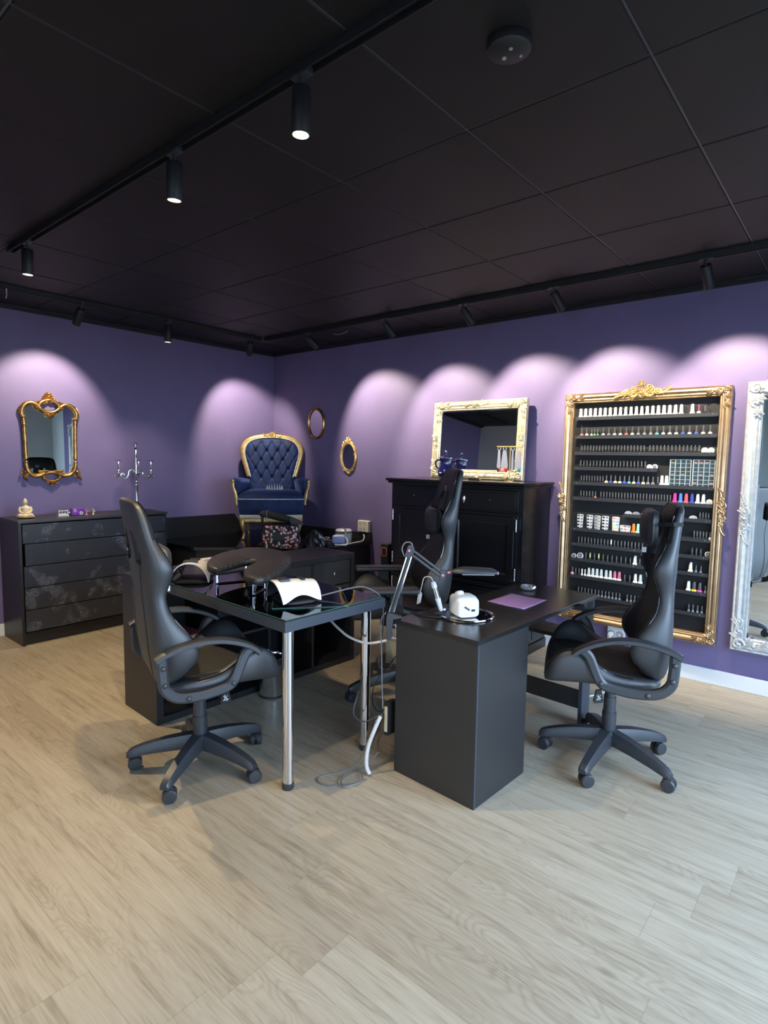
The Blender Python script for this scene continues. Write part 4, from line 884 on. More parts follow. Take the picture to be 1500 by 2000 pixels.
rs=[[Vector((x*k,yb(z)+.02-d,z)) for x,z in poly] for d,k in ((0,1),(.05,.99),(.085,.9),(.095,.7))]; g.rings(rs); g.obj('back_shell','velvet',A_)
# seat
g=G(); bow=lambda x:.30+.02*cos(x*5)
def seatpoly(k,dy=0): 
    n=14; fr=[(x*k,(.285+.028*(1-(x/.31)**2))+dy) for x in [-.31+.62*i/n for i in range(n+1)]]
    return fr+[(.26*k,-.24),(-.26*k,-.24)]
def seatlay(L): return [[Vector((x,y,z)) for x,y in seatpoly(k,dy)] for k,dy,z in L]
g.rings(seatlay([(.93,-.012,.232),(.95,-.004,.25),(.985,.004,.32),(1.0,.006,.385)])); g.obj('seat_body','velvet',A_,ang=50)
g=G(); g.rings(seatlay([(1.0,.006,.388),(1.0,.004,.405),(.96,-.012,.428),(.85,-.05,.452),(.6,-.10,.462)])); g.obj('seat_cushion','velvet',A_,ang=60)
g=G(); g.tube([(x,y+.004,.387) for x,y in seatpoly(1.01,.006)[:15]],.0042,6); g.obj('piping','lace',A_)
g=G(); g.tube([(x,y,.218) for x,y in seatpoly(.945,-.004)[:15]],.019,8,sx=.35); g.obj('lace_trim','lace',A_)
g=G(); g.tube([(x,y,.183) for x,y in seatpoly(.93,-.006)[:15]],.018,8,sx=.5); 
for s in (-1,1): g.box(min(s*.27,s*.245),max(s*.27,s*.245),-.24,.27,.168,.205,.004)
g.obj('seat_rail','gold2',A_)
for s in (-1,1):
    L=G(); L.tube(smooth([(s*.262,.268,.20),(s*.268,.285,.16),(s*.262,.288,.11),(s*.252,.280,.06),(s*.258,.292,.025),(s*.262,.305,.008)],4),[.030]*3+[.028,.026,.024,.022,.020,.018,.016,.0145,.0135,.013,.013,.013,.013,.0135,.015,.016,.016,.015][:18],10); L.ell((s*.262,.305,.010),(.015,.018,.010)); L.obj('leg','gold2',A_)
    L=G(); L.tube([(s*.235,-.22,.20),(s*.24,-.25,.10),(s*.243,-.275,.016)],[.022,.017,.014],8); L.cyl((s*.243,-.275,.001),(s*.243,-.275,.018),.013,n=12); L.obj('leg','gold2',A_)
    a=G(); rs=[]
    for y,xo,w,zt,zb in ((-.23,.245,.03,.56,.36),(-.12,.285,.05,.572,.36),(0,.318,.055,.580,.36),(.12,.335,.055,.583,.37),(.20,.340,.05,.580,.38),(.235,.338,.036,.57,.39)):
        rs.append([Vector((s*(xo+w*cos(t)*(.9 if sin(t)>0 else .5)),y,(zt-.04+.040*sin(t)) if sin(t)>0 else zt-.04+(zt-.04-zb)*sin(t))) for t in [2*PI*i/16 for i in range(16)]])
    a.rings(rs); ar=a.obj('armrest','velvetl',A_,ang=60)
    a=G(); a.tube(smooth([(s*.352,.262,.545),(s*.350,.268,.50),(s*.332,.262,.44),(s*.322,.27,.385),(s*.318,.272,.33)],4),[.012,.013,.014,.013,.012,.012,.013,.015,.016,.017,.017,.016,.015,.013,.011,.01,.01][:17],8); a.ell((s*.353,.262,.555),(.017,.017,.017)); a.obj('gold_arm_support','gold2',ar)
# crown
t=thing('tiara','small silver tiara resting on the seat of the blue armchair','tiara',tuple(Matrix.Translation((.520,-.455,.64))@Matrix.Rotation(R(-130),4,'Z')@Vector((-.03,.10,.474))),R(-130)); t.scale=(1.25,1.25,1.1)
g=G(); rc=[]; n=40
for i in range(n): a=R(10+160*i/(n-1)); rc.append(Vector((.062*cos(a),.045*sin(a),.006)))
g.tube(rc,.0045,6); g.obj('band','silverframe',t)
g=G()
for k in range(9):
    a=R(10+160*k/8); c=Vector((.062*cos(a),.045*sin(a),.006)); h=.030+.020*sin(PI*k/8); g.rings([[c+Vector((r*cos(q)-(.08*z*0),r*.6*sin(q),z)) for q in [2*PI*i/6 for i in range(6)]] for r,z in ((.007,0),(.0045,h*.5),(.001,h))]); g.ell(c+Vector((0,0,h)),(.003,)*3,n=6,m=5)
g.obj('points','silverframe',t)
# ------------------------------------------------------------ candelabra and ornaments on the dresser
t=thing('candelabra','tall silver candelabra with scrolled arms standing on the dresser','candelabra',(.22,-1.72,.945))
g=G(); g.lathe([(0,0),(.062,0),(.064,.006),(.05,.014),(.028,.024),(.014,.04),(.011,.08),(.013,.16),(.0145,.215),(.018,.225),(.010,.232),(.009,.245),(.015,.256),(.017,.268),(.010,.282),(.013,.292),(.009,.302),(.011,.315),(.007,.325),(.008,.345),(.0105,.40),(.006,.44),(.009,.455),(.0065,.470),(.011,.485),(.010,.51),(.013,.54),(.0105,.552),(.008,.56),(0,.56)],n=24); g.obj('stem','chrome',t)
def cup(p,z0,z1):
    p=Vector(p); g=G(); g.lathe([(0,z0),(.006,z0),(.010,z0+.008),(.006,z0+.016),(.0075,z0+.03),(.011,z0+.045),(.008,z0+.055),(.010,z1-.008),(.009,z1),(0,z1)],c=p,n=16); o=g.obj('candle_cup','chrome',t)
    g=G(); g.lathe([(0,z1),(.010,z1),(.026,z1+.004),(.030,z1+.009),(.026,z1+.009),(.008,z1+.006),(0,z1+.006)],c=p,n=24); g.obj('drip_dish','chrome',o)
cup((0,0,0),.545,.588)
for a in (-95,25,145):
    c,s=cos(R(a)),sin(R(a)); g=G(); P=[(.010,.345),(.035,.368),(.060,.352),(.064,.325),(.078,.300),(.105,.290),(.128,.305),(.126,.330),(.108,.335),(.102,.320)]
    g.tube(smooth([(c*r,s*r,z) for r,z in P],4),.0072,8,sx=.55,up=(0,0,1)); g.tube(smooth([(c*r,s*r,z) for r,z in ((.120,.298),(.150,.312),(.165,.305),(.178,.310))],3),.006,8); g.ell((c*.182,s*.182,.311),(.008,)*3); g.obj('scroll_arm','silver',t)
    cup((c*.150,s*.150,0),.318,.452-.01)
t=thing('seated_figurine','small ivory seated meditating figurine on a dish, left end of the dresser','figurine',(.24,-2.61,.945),R(-20))
g=G(); g.lathe([(0,.004),(.035,.004),(.058,.012),(.062,.016),(.058,.017),(.03,.010),(0,.010)],n=32); g.obj('dish','bone',t)
g=G(); g.ell((0,0,.026),(.045,.052,.014),n=18); g.ell((.012,.030,.028),(.030,.022,.012),Euler((0,0,R(20))).to_matrix(),n=14); g.ell((.012,-.030,.028),(.030,.022,.012),Euler((0,0,R(-20))).to_matrix(),n=14)
g.lathe([(.034,.026),(.032,.045),(.030,.062),(.033,.078),(.030,.088),(.016,.096),(.010,.102),(.009,.110)],n=20,cap=False)
for s in (-1,1): g.tube(smooth([(0,s*.030,.086),(.006,s*.038,.066),(.018,s*.032,.048),(.030,s*.010,.040)],3),[.0105]*4+[.0095]*3+[.008]*3,8)
g.ell((.002,0,.122),(.0155,.0145,.018),n=16); g.ell((-.002,0,.134),(.016,.015,.012),n=16); g.ell((-.003,0,.147),(.007,.007,.007)); g.ell((.0175,0,.120),(.004,.003,.005)); g.ell((.002,.015,.119),(.003,.002,.007)); g.ell((.002,-.015,.119),(.003,.002,.007))
g.obj('figure','bone',t,ang=60)
t=thing('nail_stand','small white stand with three ring tips on the dresser','display stand',(.27,-2.36,.945),R(90))
G().box(-.03,.03,-.012,.012,0,.022,.003).obj('base','whitep',t)
for x in (-.022,0,.022): g=G(); g.cyl((x,0,.021),(x,0,.040),.003,n=8); g.ell((x+.004,0,.044),(.010,.008,.005),n=10); g.obj('tip','whitep',t)
M['violet']=mat('violet_plastic',(.20,.03,.42),.3,var=.5,vscale=60)
t=thing('violet_organizer','small violet and black organizer with a white wheel shape on the dresser','organizer',(.27,-2.245,.945),R(90))
G().box(-.048,.048,-.018,.018,.002,.060,.004).obj('body','violet',t)
g=G(); g.lathe([(.006,0),(.014,0),(.014,.006),(.006,.006)],axis=(0,-1,0),c=(.022,-.018,.020),n=20,cap=False); g.obj('wheel','whitep',t)
g=G(); [g.box(-.036,-.012,-.0195,-.018,z,z+.005) for z in (.030,.040,.050)]; g.obj('labels','lace',t)
g=G(); g.box(-.052,.05,-.014,.014,0,.006,.001); g.obj('tray','blackmat',t)
for i,(y,c,l) in enumerate(((-2.315,'whitep','tiny white figure ornament between stand and violet organizer'),(-2.17,'pinkp','tiny pinkish ornament right of the violet organizer'),(-2.115,'bone','tiny pale angel ornament at the right on the dresser top'))):
    g=G(); g.lathe([(0,0),(.009,0),(.006,.012),(.004,.022),(.007,.030),(0,.034)],n=12); g.ell((0,0,.040),(.007,)*3,n=10); g.ell((0,.010,.026),(.003,.010,.006)); tag(g.obj('ornament',c,loc=(.26,y,.945)),l,'ornament')
# ------------------------------------------------------------ sockets and picture
t=thing('wall_socket','cream four-gang wall socket on the right wall above the podium','wall socket',(1.403,-.001,.778))
G().box(-.072,.072,-.045,0,-.056,.056,.008).obj('housing','creamp',t)
for x in (-.034,.018):
    for z in (-.026,.026): g=G(); g.lathe([(0,.0),(.019,0),(.021,.0015),(0,.0015)],axis=(0,-1,0),c=(x,-.0445,z),n=22); s_=g.obj('socket_face','lace',t); g=G(); g.cyl((x-.007,-.0455,z),(x-.007,-.0468,z),.0028,n=8).cyl((x+.007,-.0455,z),(x+.007,-.0468,z),.0028,n=8); g.obj('pin_hole','socket',s_)
t=thing('wall_socket','white double wall socket low under the gold rack behind the right chair','wall socket',(3.850,-.001,.212))
G().box(-.060,.060,-.040,0,-.055,.055,.008).obj('housing','whitep',t)
for x in (-.028,.028):
    g=G(); g.lathe([(.010,.001),(.021,.001),(.024,.004),(.026,.001)],axis=(0,-1,0),c=(x,-.0395,0),n=24,cap=False); s_=g.obj('socket_ring','greyp',t)
g=G(); g.cyl((-.028,-.04,0),(-.028,-.062,.0),.018,n=20); g.tube(smooth([(-.028,-.06,-.004),(-.03,-.075,-.05),(-.04,-.05,-.12),(-.06,-.02,-.19)],4),.0035,6); g.obj('plug','whitep',t)
t=thing('picture','small white framed picture on the far part of the left wall, seen reflected','picture',(.002,-3.62,1.58))
g=G(); g.frame(.11,.17,[(0,0),(0,.015),(.012,.018),(.025,.012),(.025,0)],lambda a,b,d:Vector((d,a,b))); g.obj('frame','white',t); G().box(.002,.006,-.09,.09,-.15,.15).obj('print','greyp',t)
# ------------------------------------------------------------ things on the podium
t=thing('printed_bag','black tote bag with pink and white nail tool print on the podium','bag',(1.20,-.905,.64),R(40))
g=G(); rs=[]
for z,w,d in ((0,.150,.055),(.01,.158,.062),(.08,.163,.066),(.15,.158,.058),(.19,.150,.040),(.20,.140,.030)): rs.append([Vector((w*math.copysign(abs(cos(a))**.35,cos(a)),d*math.copysign(abs(sin(a))**.6,sin(a)),z)) for a in [2*PI*i/28 for i in range(28)]])
g.rings(rs); g.obj('body','print',t,ang=60)
g=G(); g.tube([(-.152,0,.185),(.152,0,.185)],.02,8,sx=1.2); g.obj('zip_edge','bagvinyl',t)
t=thing('vinyl_bag','shiny black crumpled bag beside the printed tote on the podium','bag',(1.385,-.665,.64),R(40))
g=G()
def vb(u,v):
    a=u*2*PI; z=.165*v*(1-.25*abs(cos(a))*v); r=(1+.10*sin(a*5+v*6)+.06*sin(a*11))*(1-.45*v**1.6)
    return Vector((.105*r*cos(a),.062*r*sin(a),z))
g.grid(48,14,vb); g.rings([[vb(i/48,1) for i in range(48)],[Vector((0,0,.14))+.01*Vector((cos(2*PI*i/48),sin(2*PI*i/48),0)) for i in range(48)]]); bmesh.ops.remove_doubles(g.bm,verts=g.bm.verts,dist=.0005); g.obj('body','bagvinyl',t,ang=70)
t=thing('folded_lamp','black folded desk lamp with grey wedge head in front of the armchair','desk lamp',(.990,-.945,.64),R(36))
g=G(); g.lathe([(0,0),(.045,0),(.045,.012),(.02,.02),(.012,.03),(.012,.255),(0,.255)],n=24); g.obj('stand','blackmat',t)
g=G(); g.ell((.01,0,.285),(.038,.032,.030)); g.tube([(0,0,.29),(.06,0,.287),(.16,0,.262),(.27,0,.238)],[.030,.036,.036,.028],12,sx=.8); g.obj('arm','blackmat',t,ang=60)
g=G(); g.prism([(.255,.250),(.275,.262),(.365,.222),(.365,.205),(.275,.19)],lambda a,b,d:Vector((a,d,b)),-.035,.035,.005); hd=g.obj('lamp_head','edge',t)
g=G(); g.prism([(.280,.184),(.366,.199),(.366,.205),(.276,.190)],lambda a,b,d:Vector((a,d,b)),-.034,.034); g.obj('light_strip','greyp',hd)
g=G(); g.tube([(.055+.038*cos(R(a))*.15,.036*cos(R(a)),.288+.037*sin(R(a))) for a in range(0,360,20)],.002,5,closed=True); g.obj('collar','greyp',t)
t=thing('wax_heater','round white wax heater with a black rim line on the podium','wax heater',(1.335,-.245,.64))
g=G(); g.lathe([(0,0),(.072,0),(.078,.01),(.080,.085),(.078,.09),(.0,.09)],n=36); g.obj('body','whitep',t)
g=G(); g.lathe([(.0785,.090),(.0825,.092),(.0825,.098),(.078,.099)],n=36,cap=False); g.obj('rim_line','blackmat',t)
g=G(); g.lathe([(0,.09),(.0785,.099),(.080,.112),(.070,.122),(.035,.126),(0,.124)],n=36); li=g.obj('lid','whitep',t); G().box(-.03,.03,-.004,.004,.123,.132,.002).obj('lid_handle','greyp',li)
t=thing('nail_drill','small white and bluish nail drill box at the podium right end','nail drill',(1.42,-.40,.64),R(40))
g=G(); g.box(-.060,.060,-.045,.045,.012,.085,.018,seg=3); g.obj('body','tealled',t); g=G(); g.box(-.056,.056,-.042,.042,.045,.088,.018,seg=3); g.obj('top_shell','whitep',t)
g=G(); g.lathe([(0,0),(.013,0),(.012,.008),(0,.010)],axis=(0,-1,0),c=(-.015,-.043,.066),n=20); g.obj('dial','tealled',t)
g=G(); g.box(-.05,.05,-.04,.04,0,.013,.003); g.obj('base','blackmat',t)
g=G(); g.tube(smooth([(.06,0,.07),(.085,-.02,.04),(.08,-.05,.006),(.03,-.07,.006),(-.03,-.065,.008)],5),.006,8); g.obj('cord','cable_w',t)
g=G(); g.cyl((.068,.03,.0),(.060,.045,.14),.008,.011,n=14); g.obj('handpiece','greyp',t)
def cable(name,pts,r,mt,label,cat='cable',n=5):
    g=G(); c=Vector(pts[0]); g.tube([p-c for p in smooth([Vector(p) for p in pts],n)],r,7); return tag(g.obj(name,mt,loc=c),label,cat)
cable('coiled_cable',[(1.25,-.27,.647),(1.19,-.33,.65),(1.10,-.36,.646),(1.13,-.30,.668),(1.20,-.30,.67),(1.17,-.40,.648),(1.08,-.44,.646),(1.10,-.38,.66),(1.18,-.36,.652)],.0045,'cable_w','cream coiled cable between the vinyl bag and the wax heater')
cable('power_cable',[(1.489,-.43,.648),(1.489,-.34,.647),(1.475,-.22,.647),(1.47,-.12,.652),(1.445,-.07,.690),(1.42,-.06,.70)],.005,'cable_w','white cable running back to the cream wall socket')
# ------------------------------------------------------------ manicure table things
def uvlamp(label,loc,rz):
    t=thing('nail_lamp',label,'nail lamp',loc,rz); g=G(); W=.100; Hh=.104; nu,nv=30,14
    def sh(off):
        def f(u,v):
            y=-.095+.19*v; a0=.10+.34*sin(PI*min(1,max(0,v)))**1.5; a=PI*(a0/PI+(1-2*a0/PI)*u); k=1-.10*v*v; w=(W-off)*k; h=(Hh-off)*(1-.12*v*v)
            return Vector((-w*math.copysign(abs(cos(a))**.92,cos(a)),y-(.018*sin(a) if v<.5 else 0)*(1-2*v),h*abs(sin(a))))
        return f
    g.grid(nu,nv,sh(0)); g.grid(nu,nv,sh(.005)); g.grid(nu,1,lambda u,v:sh(.005*v)(u,0)); g.grid(nu,1,lambda u,v:sh(.005*v)(u,1)); g.grid(1,nv,lambda u,v:sh(.005*u)(0,v)); g.grid(1,nv,lambda u,v:sh(.005*u)(1,v))
    bmesh.ops.remove_doubles(g.bm,verts=g.bm.verts,dist=.0002); s=g.obj('white_shell','whitep',t,ang=50)
    g=G(); g.grid(nu,nv,sh(.007)); g.obj('inner_reflector','blacksat',t,ang=60)
    g=G(); g.rings([[Vector((W*k*math.copysign(abs(cos(a))**.5,cos(a)),.09*k*math.copysign(abs(sin(a))**.5,sin(a)),z)) for a in [2*PI*i/28 for i in range(28)]] for z,k in ((0,.90),(.004,.94),(.014,.93),(.019,.80))]); b=g.obj('base_plate','blackmat',t,ang=50)
    g=G()
    for i in range(5):
        for j in range(2): a=PI*(.22+.14*i); p=Vector((-(W-.012)*cos(a),-.055+.06*j,(Hh-.012)*sin(a))); g.ell(p,(.004,)*3,n=6,m=4)
    for i in range(4): g.ell((-.05+.033*i,-.05,.0195),(.004,.004,.002),n=6,m=4)
    g.obj('led','silver',t)
    g=G(); g.box(-.035,.035,-.085,-.035,Hh-.004,Hh+.005,.003); g.obj('control_panel','blacksat',s); g=G(); g.box(-.026,.026,.022,.042,Hh-.010,Hh+.001,.002); g.obj('grip_slot','blackmat',s); return t
uvlamp('white arched nail lamp at the near right corner of the glass table',(3.150,-2.455,ZG2),R(342))
uvlamp('white arched nail lamp at the left end of the table beside the hand rest',(2.43,-2.535,ZG),R(45)).scale=(1,1,1.12)
HR=thing('hand_rest','black quilted butterfly-shaped hand rest on chrome legs on the glass table','hand rest',(2.75,-2.35,ZG))
pl_=[(2.631,-2.584),(2.493,-2.46),(2.406,-2.302),(2.389,-2.129),(2.503,-2.068),(2.68,-2.102),(2.85,-2.216),(3.011,-2.385),(3.117,-2.595),(3.086,-2.656),(2.988,-2.622),(2.871,-2.524),(2.793,-2.403),(2.722,-2.375),(2.717,-2.43),(2.767,-2.569),(2.809,-2.641),(2.734,-2.64)]
sp_=smooth([(x-2.75,y+2.35,0) for x,y in pl_],4,closed=True); cen=sum(sp_,Vector())/len(sp_)
def inset(P,d):
    o=[]; n=len(P)
    area_=sum(P[i].x*P[(i+1)%n].y-P[(i+1)%n].x*P[i].y for i in range(n)); sg=1 if area_>0 else -1
    for i in range(n):
        t=(P[(i+1)%n]-P[i-1]).normalized(); o.append(P[i]+Vector((-t.y,t.x,0))*d*sg)
    return o
g=G(); z0=.098; g.rings([[p+Vector((0,0,z)) for p in inset(sp_,d)] for d,z in ((.008,z0),(.001,z0+.006),(0,z0+.018),(.001,z0+.030),(.009,z0+.037))])
mq=mat('quilted_black_leather',(.020,.019,.019),.45,spec=.5); nt=mq.node_tree; tc=nt.nodes.new('ShaderNodeTexCoord'); mp=nt.nodes.new('ShaderNodeMapping'); mp.inputs['Rotation'].default_value=(0,0,R(20)); nt.links.new(tc.outputs['Object'],mp.inputs[0]); hs=[]
for ax in ('X','Y'):
    w=nt.nodes.new('ShaderNodeTexWave'); w.bands_direction=ax; w.inputs['Scale'].default_value=9; nt.links.new(mp.outputs[0],w.inputs[0]); hs.append(w)
mn=nt.nodes.new('ShaderNodeMath'); mn.operation='MINIMUM'; nt.links.new(hs[0].outputs['Fac'],mn.inputs[0]); nt.links.new(hs[1].outputs['Fac'],mn.inputs[1]); bp=nt.nodes.new('ShaderNodeBump'); bp.inputs['Strength'].default_value=.5; bp.inputs['Distance'].default_value=.006; nt.links.new(mn.outputs[0],bp.inputs['Height']); nt.links.new(bp.outputs[0],nt.nodes['Principled BSDF'].inputs['Normal']); M['quilt']=mq
g.obj('cushion','quilt',HR,ang=50)
def brk(a,b):
    g=G(); a,b=Vector(a),Vector(b); q=Vector((a.x-2.75,a.y+2.35,0)); w=Vector((b.x-2.75,b.y+2.35,0))
    g.tube([q+Vector((0,0,z0+.002)),q+Vector((0,0,.006)),q+Vector((0,0,.0045))+(w-q)*.02,w+Vector((0,0,.0045))-(w-q)*.02,w+Vector((0,0,.006)),w+Vector((0,0,z0+.002))],.004,6,sx=2.4); g.obj('chrome_leg','chrome',HR)
brk((2.58,-2.49),(2.66,-2.30)); brk((2.93,-2.52),(2.86,-2.40)); brk((2.44,-2.20),(2.60,-2.14))
cable('lamp_cable',[(3.20,-2.37,.785),(3.24,-2.30,.80),(3.28,-2.24,.815),(3.31,-2.17,.82),(3.335,-2.12,.80),(3.355,-2.085,.77),(3.36,-2.065,.72),(3.355,-2.05,.62),(3.345,-2.06,.50),(3.34,-2.06,.40),(3.37,-2.02,.38),(3.42,-2.05,.45)],.0035,'cable_g','thin grey cable from the right nail lamp over the table edge')
cable('white_cable',[(2.62,-2.12,.71),(2.85,-2.18,.66),(3.05,-2.17,.63),(3.20,-2.215,.60),(3.30,-2.235,.58),(3.40,-2.22,.57),(3.50,-2.20,.60)],.006,'cable_w','pale cable sagging under the glass table to the right')
# ------------------------------------------------------------ desk things
DM=Matrix.Translation((4.0125,-2.241,0))@Matrix.Rotation(DA,4,'Z'); ZT2=.718
t=thing('mirror_tray','round mirrored tray with chrome rim under the white nail drill on the desk','tray',(3.770,-1.945,ZT2))
g=G(); g.lathe([(0,.0),(.122,0),(.122,.004),(0,.004)],n=56); g.obj('mirror_disc','mirror',t)
g=G(); g.tube([(.126*cos(2*PI*i/56),.126*sin(2*PI*i/56),.006) for i in range(56)],.0055,8,closed=True); g.obj('rim','chrome',t)
t=thing('nail_drill','white rounded electric nail drill unit on the round mirrored tray','nail drill',(3.765,-1.960,ZT2+.0045),R(58))
g=G(); rs=[]
for y,w,h in ((-.056,.050,.074),(-.050,.057,.084),(-.02,.061,.092),(.02,.060,.094),(.046,.056,.090),(.056,.046,.080)):
    rs.append([Vector((w*math.copysign(abs(cos(a))**.32,cos(a))*(1-.12*(1+sin(a))/2),y,.005+h/2+h/2*math.copysign(abs(sin(a))**.36,sin(a)))) for a in [2*PI*i/32 for i in range(32)]])
g.rings(rs); g.obj('body','whitep',t,ang=50)
g=G(); g.lathe([(0,0),(.020,0),(.022,.004),(.020,.016),(.014,.020),(0,.021)],axis=(0,.5,1),c=(-.012,.020,.090),n=24); g.obj('dial','whitep',t)
g=G(); g.box(.012,.030,-.0585,-.055,.030,.040,.001); g.obj('port','blackmat',t)
g=G(); g.tube([(-.022,-.0575,.054),(-.006,-.0595,.044),(.000,-.0595,.038)],.004,6); g.obj('switch','blacksat',t)
g=G(); g.box(-.035,.035,-.03,.03,0,.008,.002); g.obj('foot','greyp',t)
t=thing('drill_handpiece','white drill handpiece standing tilted in its black holder on the desk','handpiece',(3.690,-2.030,ZT2+.0105))
G().box(-.030,.022,-.022,.022,0,.012,.004,mat=Matrix.Rotation(R(30),4,'Z')).obj('holder','blackmat',t)
a=Vector((-.002,.0,.012)); b=Vector((-.040,-.020,.150)); g=G(); g.tube([a,a+(b-a)*.05,a+(b-a)*.42,a+(b-a)*.44],[.006,.010,.0135,.011],14); hp=g.obj('grip','whitep',t)
g=G(); g.tube([a+(b-a)*.44,a+(b-a)*.80],[.0105,.0105],14); g.obj('ribbed_sleeve','lace',hp)
g=G(); 
for k in range(6): an=k*PI/3; o=Vector((.0112*cos(an),.0112*sin(an),0)); g.tube([a+(b-a)*.46+o,a+(b-a)*.78+o],.0016,5)
g.obj('groove','blackmat',hp)
g=G(); g.tube([a+(b-a)*.79,a+(b-a)*.82,a+(b-a)*.95,b],[.012,.0135,.012,.006],14); g.obj('tail_cap','whitep',hp)
pts=[b,b+Vector((-.01,-.006,.016)),b+Vector((-.035,-.02,.012)),b+Vector((-.055,-.01,-.03)),b+Vector((-.075,.005,-.07))]
P=smooth(pts,4)
for i in range(60): t_=i/59; P.append(b+Vector((-.075-.03*t_+.010*cos(i*1.15),.005+.03*t_+.006*sin(i*1.15),-.075-.058*t_+.004*cos(i*1.15))))
g=G(); g.tube([p+Vector((0,0,.004)) for p in P],.0022,6); g.obj('coiled_lead','cable_w',hp)
t=thing('lilac_towel','square lilac paper towel lying flat on the black desk','paper towel',(3.815,-1.523,ZT2))
q=[(3.706,-1.637),(3.92,-1.658),(3.923,-1.401),(3.713,-1.395)]; g=G()
def tw(u,v):
    a=Vector(q[0]).lerp(Vector(q[1]),u); b=Vector(q[3]).lerp(Vector(q[2]),u); p=a.lerp(b,v); return Vector((p.x-3.815,p.y+1.523,.0022+.0008*sin(u*9)*cos(v*7)))
g.grid(14,14,tw); o=g.obj('sheet','lilac',t,ang=180); sd=o.modifiers.new('s','SOLIDIFY'); sd.thickness=.0016
t=thing('glass_dish','small faceted clear glass dish at the far end of the black desk','glass dish',(3.735,-1.235,ZT2))
g=G(); n=12; g.rings([[Vector((r*cos(2*PI*i/n+(z*30)),r*sin(2*PI*i/n+(z*30)),z)) for i in range(n)] for r,z in ((.026,0),(.034,.002),(.046,.014),(.042,.024),(.036,.022),(.032,.010),(.020,.007))]); g.obj('dish','dishglass',t,ang=10)
# task lamp
t_lamp=t=thing('task_lamp','black articulated clamp lamp on the left edge of the black desk','desk lamp',(3.545,-2.222,ZT2))
u=Vector((.766,.643,0)); nn=Vector((-.643,.766,0))
g=G(); A=Matrix.Translation((0,0,0))@Matrix.Rotation(R(40),4,'Z')
g.prism([(-.015,.03),(.045,.012),(.045,.002),(.005,.002),(.005,-.085),(-.006,-.10),(-.022,-.085),(-.024,.0)],lambda a,b,d:A@Vector((a,d,b)),-.016,.016,.003); cl=g.obj('clamp','blacksat',t)
g=G(); g.cyl(A@Vector((.022,0,-.085)),A@Vector((.022,0,-.034)),.004,n=10); g.box(-.0,.03,-.012,.012,-.092,-.084,.002,mat=A); g.lathe([(0,-.034),(.012,-.034),(.012,-.030),(0,-.030)],c=A@Vector((.022,0,0)),n=16); g.obj('clamp_screw','chrome',cl)
def P3(a,b): return u*a+Vector((0,0,b))
e1=P3(.075,.315); e2=P3(.225,.205)
for off in (-.010,.012):
    o=P3(off,0); g=G(); g.tube([P3(.0,.03)+o,e1+o+Vector((0,0,-.03))],.0035,6); g.obj('arm_rod','chrome',t)
g=G(); g.tube([P3(.001,.03),e1+Vector((0,0,-.025))],.0105,8,sx=.6); g.obj('lower_arm','blacksat',t)
d=(e2-e1).normalized(); pn_=Vector((0,0,1)).cross(nn); 
for k in (-1,1): g=G(); w=d.cross(nn).normalized()*.009*k; g.tube([e1+w+d*.015,e2+w],.0068,8); g.obj('upper_arm','blacksat',t)
g=G(); g.prism([(-.022,-.030),(.006,-.034),(.026,-.004),(.022,.014),(.004,.026),(-.006,.018)],lambda a,b,dd:e1+u*a+Vector((0,0,b))+nn*dd,-.010,.010,.003); j=g.obj('elbow_bracket','edge',t)
g=G(); g.cyl(e1-nn*.013,e1+nn*.013,.006,n=12); g.obj('pink_rivet','pinkp',j)
g=G(); g.tube(smooth([e1+u*-.02+Vector((0,0,-.03)),e1+u*-.032+Vector((0,0,.006)),e1+u*-.018+Vector((0,0,.034)),e1+u*.008+Vector((0,0,.034)),e1+u*.016+Vector((0,0,.014))],4),.003,6); g.obj('power_lead','cable_g',t)
g=G(); g.prism([(-.012,-.028),(.012,-.018),(.014,.022),(-.006,.024)],lambda a,b,dd:e2+u*a+Vector((0,0,b))+nn*dd,-.009,.009,.003); j2=g.obj('wrist_bracket','edge',t)
g=G(); g.cyl(e2-nn*.012+u*.004,e2+nn*.012+u*.004,.006,n=12).ell(e2+u*.030+Vector((0,0,.012)),(.012,.009,.007)); g.obj('pink_knob','pinkp',j2)
e3=e2+u*.05+Vector((0,0,.018)); g=G(); g.tube([e2+u*.01+Vector((0,0,.01)),e3],.008,8)
rs=[]
for a,w,h in ((0,.012,.012),(.03,.028,.022),(.06,.034,.026),(.14,.036,.024),(.21,.036,.020),(.232,.030,.010)): rs.append([e3+u*a*.85+nn*(w*cos(t_))+Vector((0,0,(h*sin(t_) if sin(t_)>0 else .006*sin(t_))-.004)) for t_ in [2*PI*i/20 for i in range(20)]])
g.rings(rs); hd=g.obj('lamp_head','blacksat',t,ang=50)
g=G(); g.box(0,.012,-.006,.006,-.012,.0,.001,mat=Matrix.Translation(e3+u*.195)@Matrix.Rotation(R(40),4,'Z')); g.obj('switch','greyp',hd)
g=G(); g.box(.04,.185,-.027,.027,-.0125,-.0085,.001,mat=Matrix.Translation(e3)@Matrix.Rotation(R(40),4,'Z')); g.obj('light_panel','greyp',hd)
cable('drill_cable',[(3.735,-2.03,.728),(3.70,-2.08,.724),(3.62,-2.10,.7225),(3.575,-2.085,.7225),(3.550,-2.08,.715),(3.540,-2.075,.66),(3.545,-2.07,.60),(3.545,-2.06,.52)],.0035,'cable_b','black cable from the nail drill across the desk to its left edge')
g=G(); g.tube([p-Vector((3.545,-2.222,ZT2)) for p in smooth([Vector(p) for p in [(3.53,-2.245,.745),(3.50,-2.24,.70),(3.505,-2.24,.55),(3.52,-2.25,.40),(3.535,-2.26,.30)]],5)],.003,7); g.obj('lamp_cord','cable_g',t_lamp)
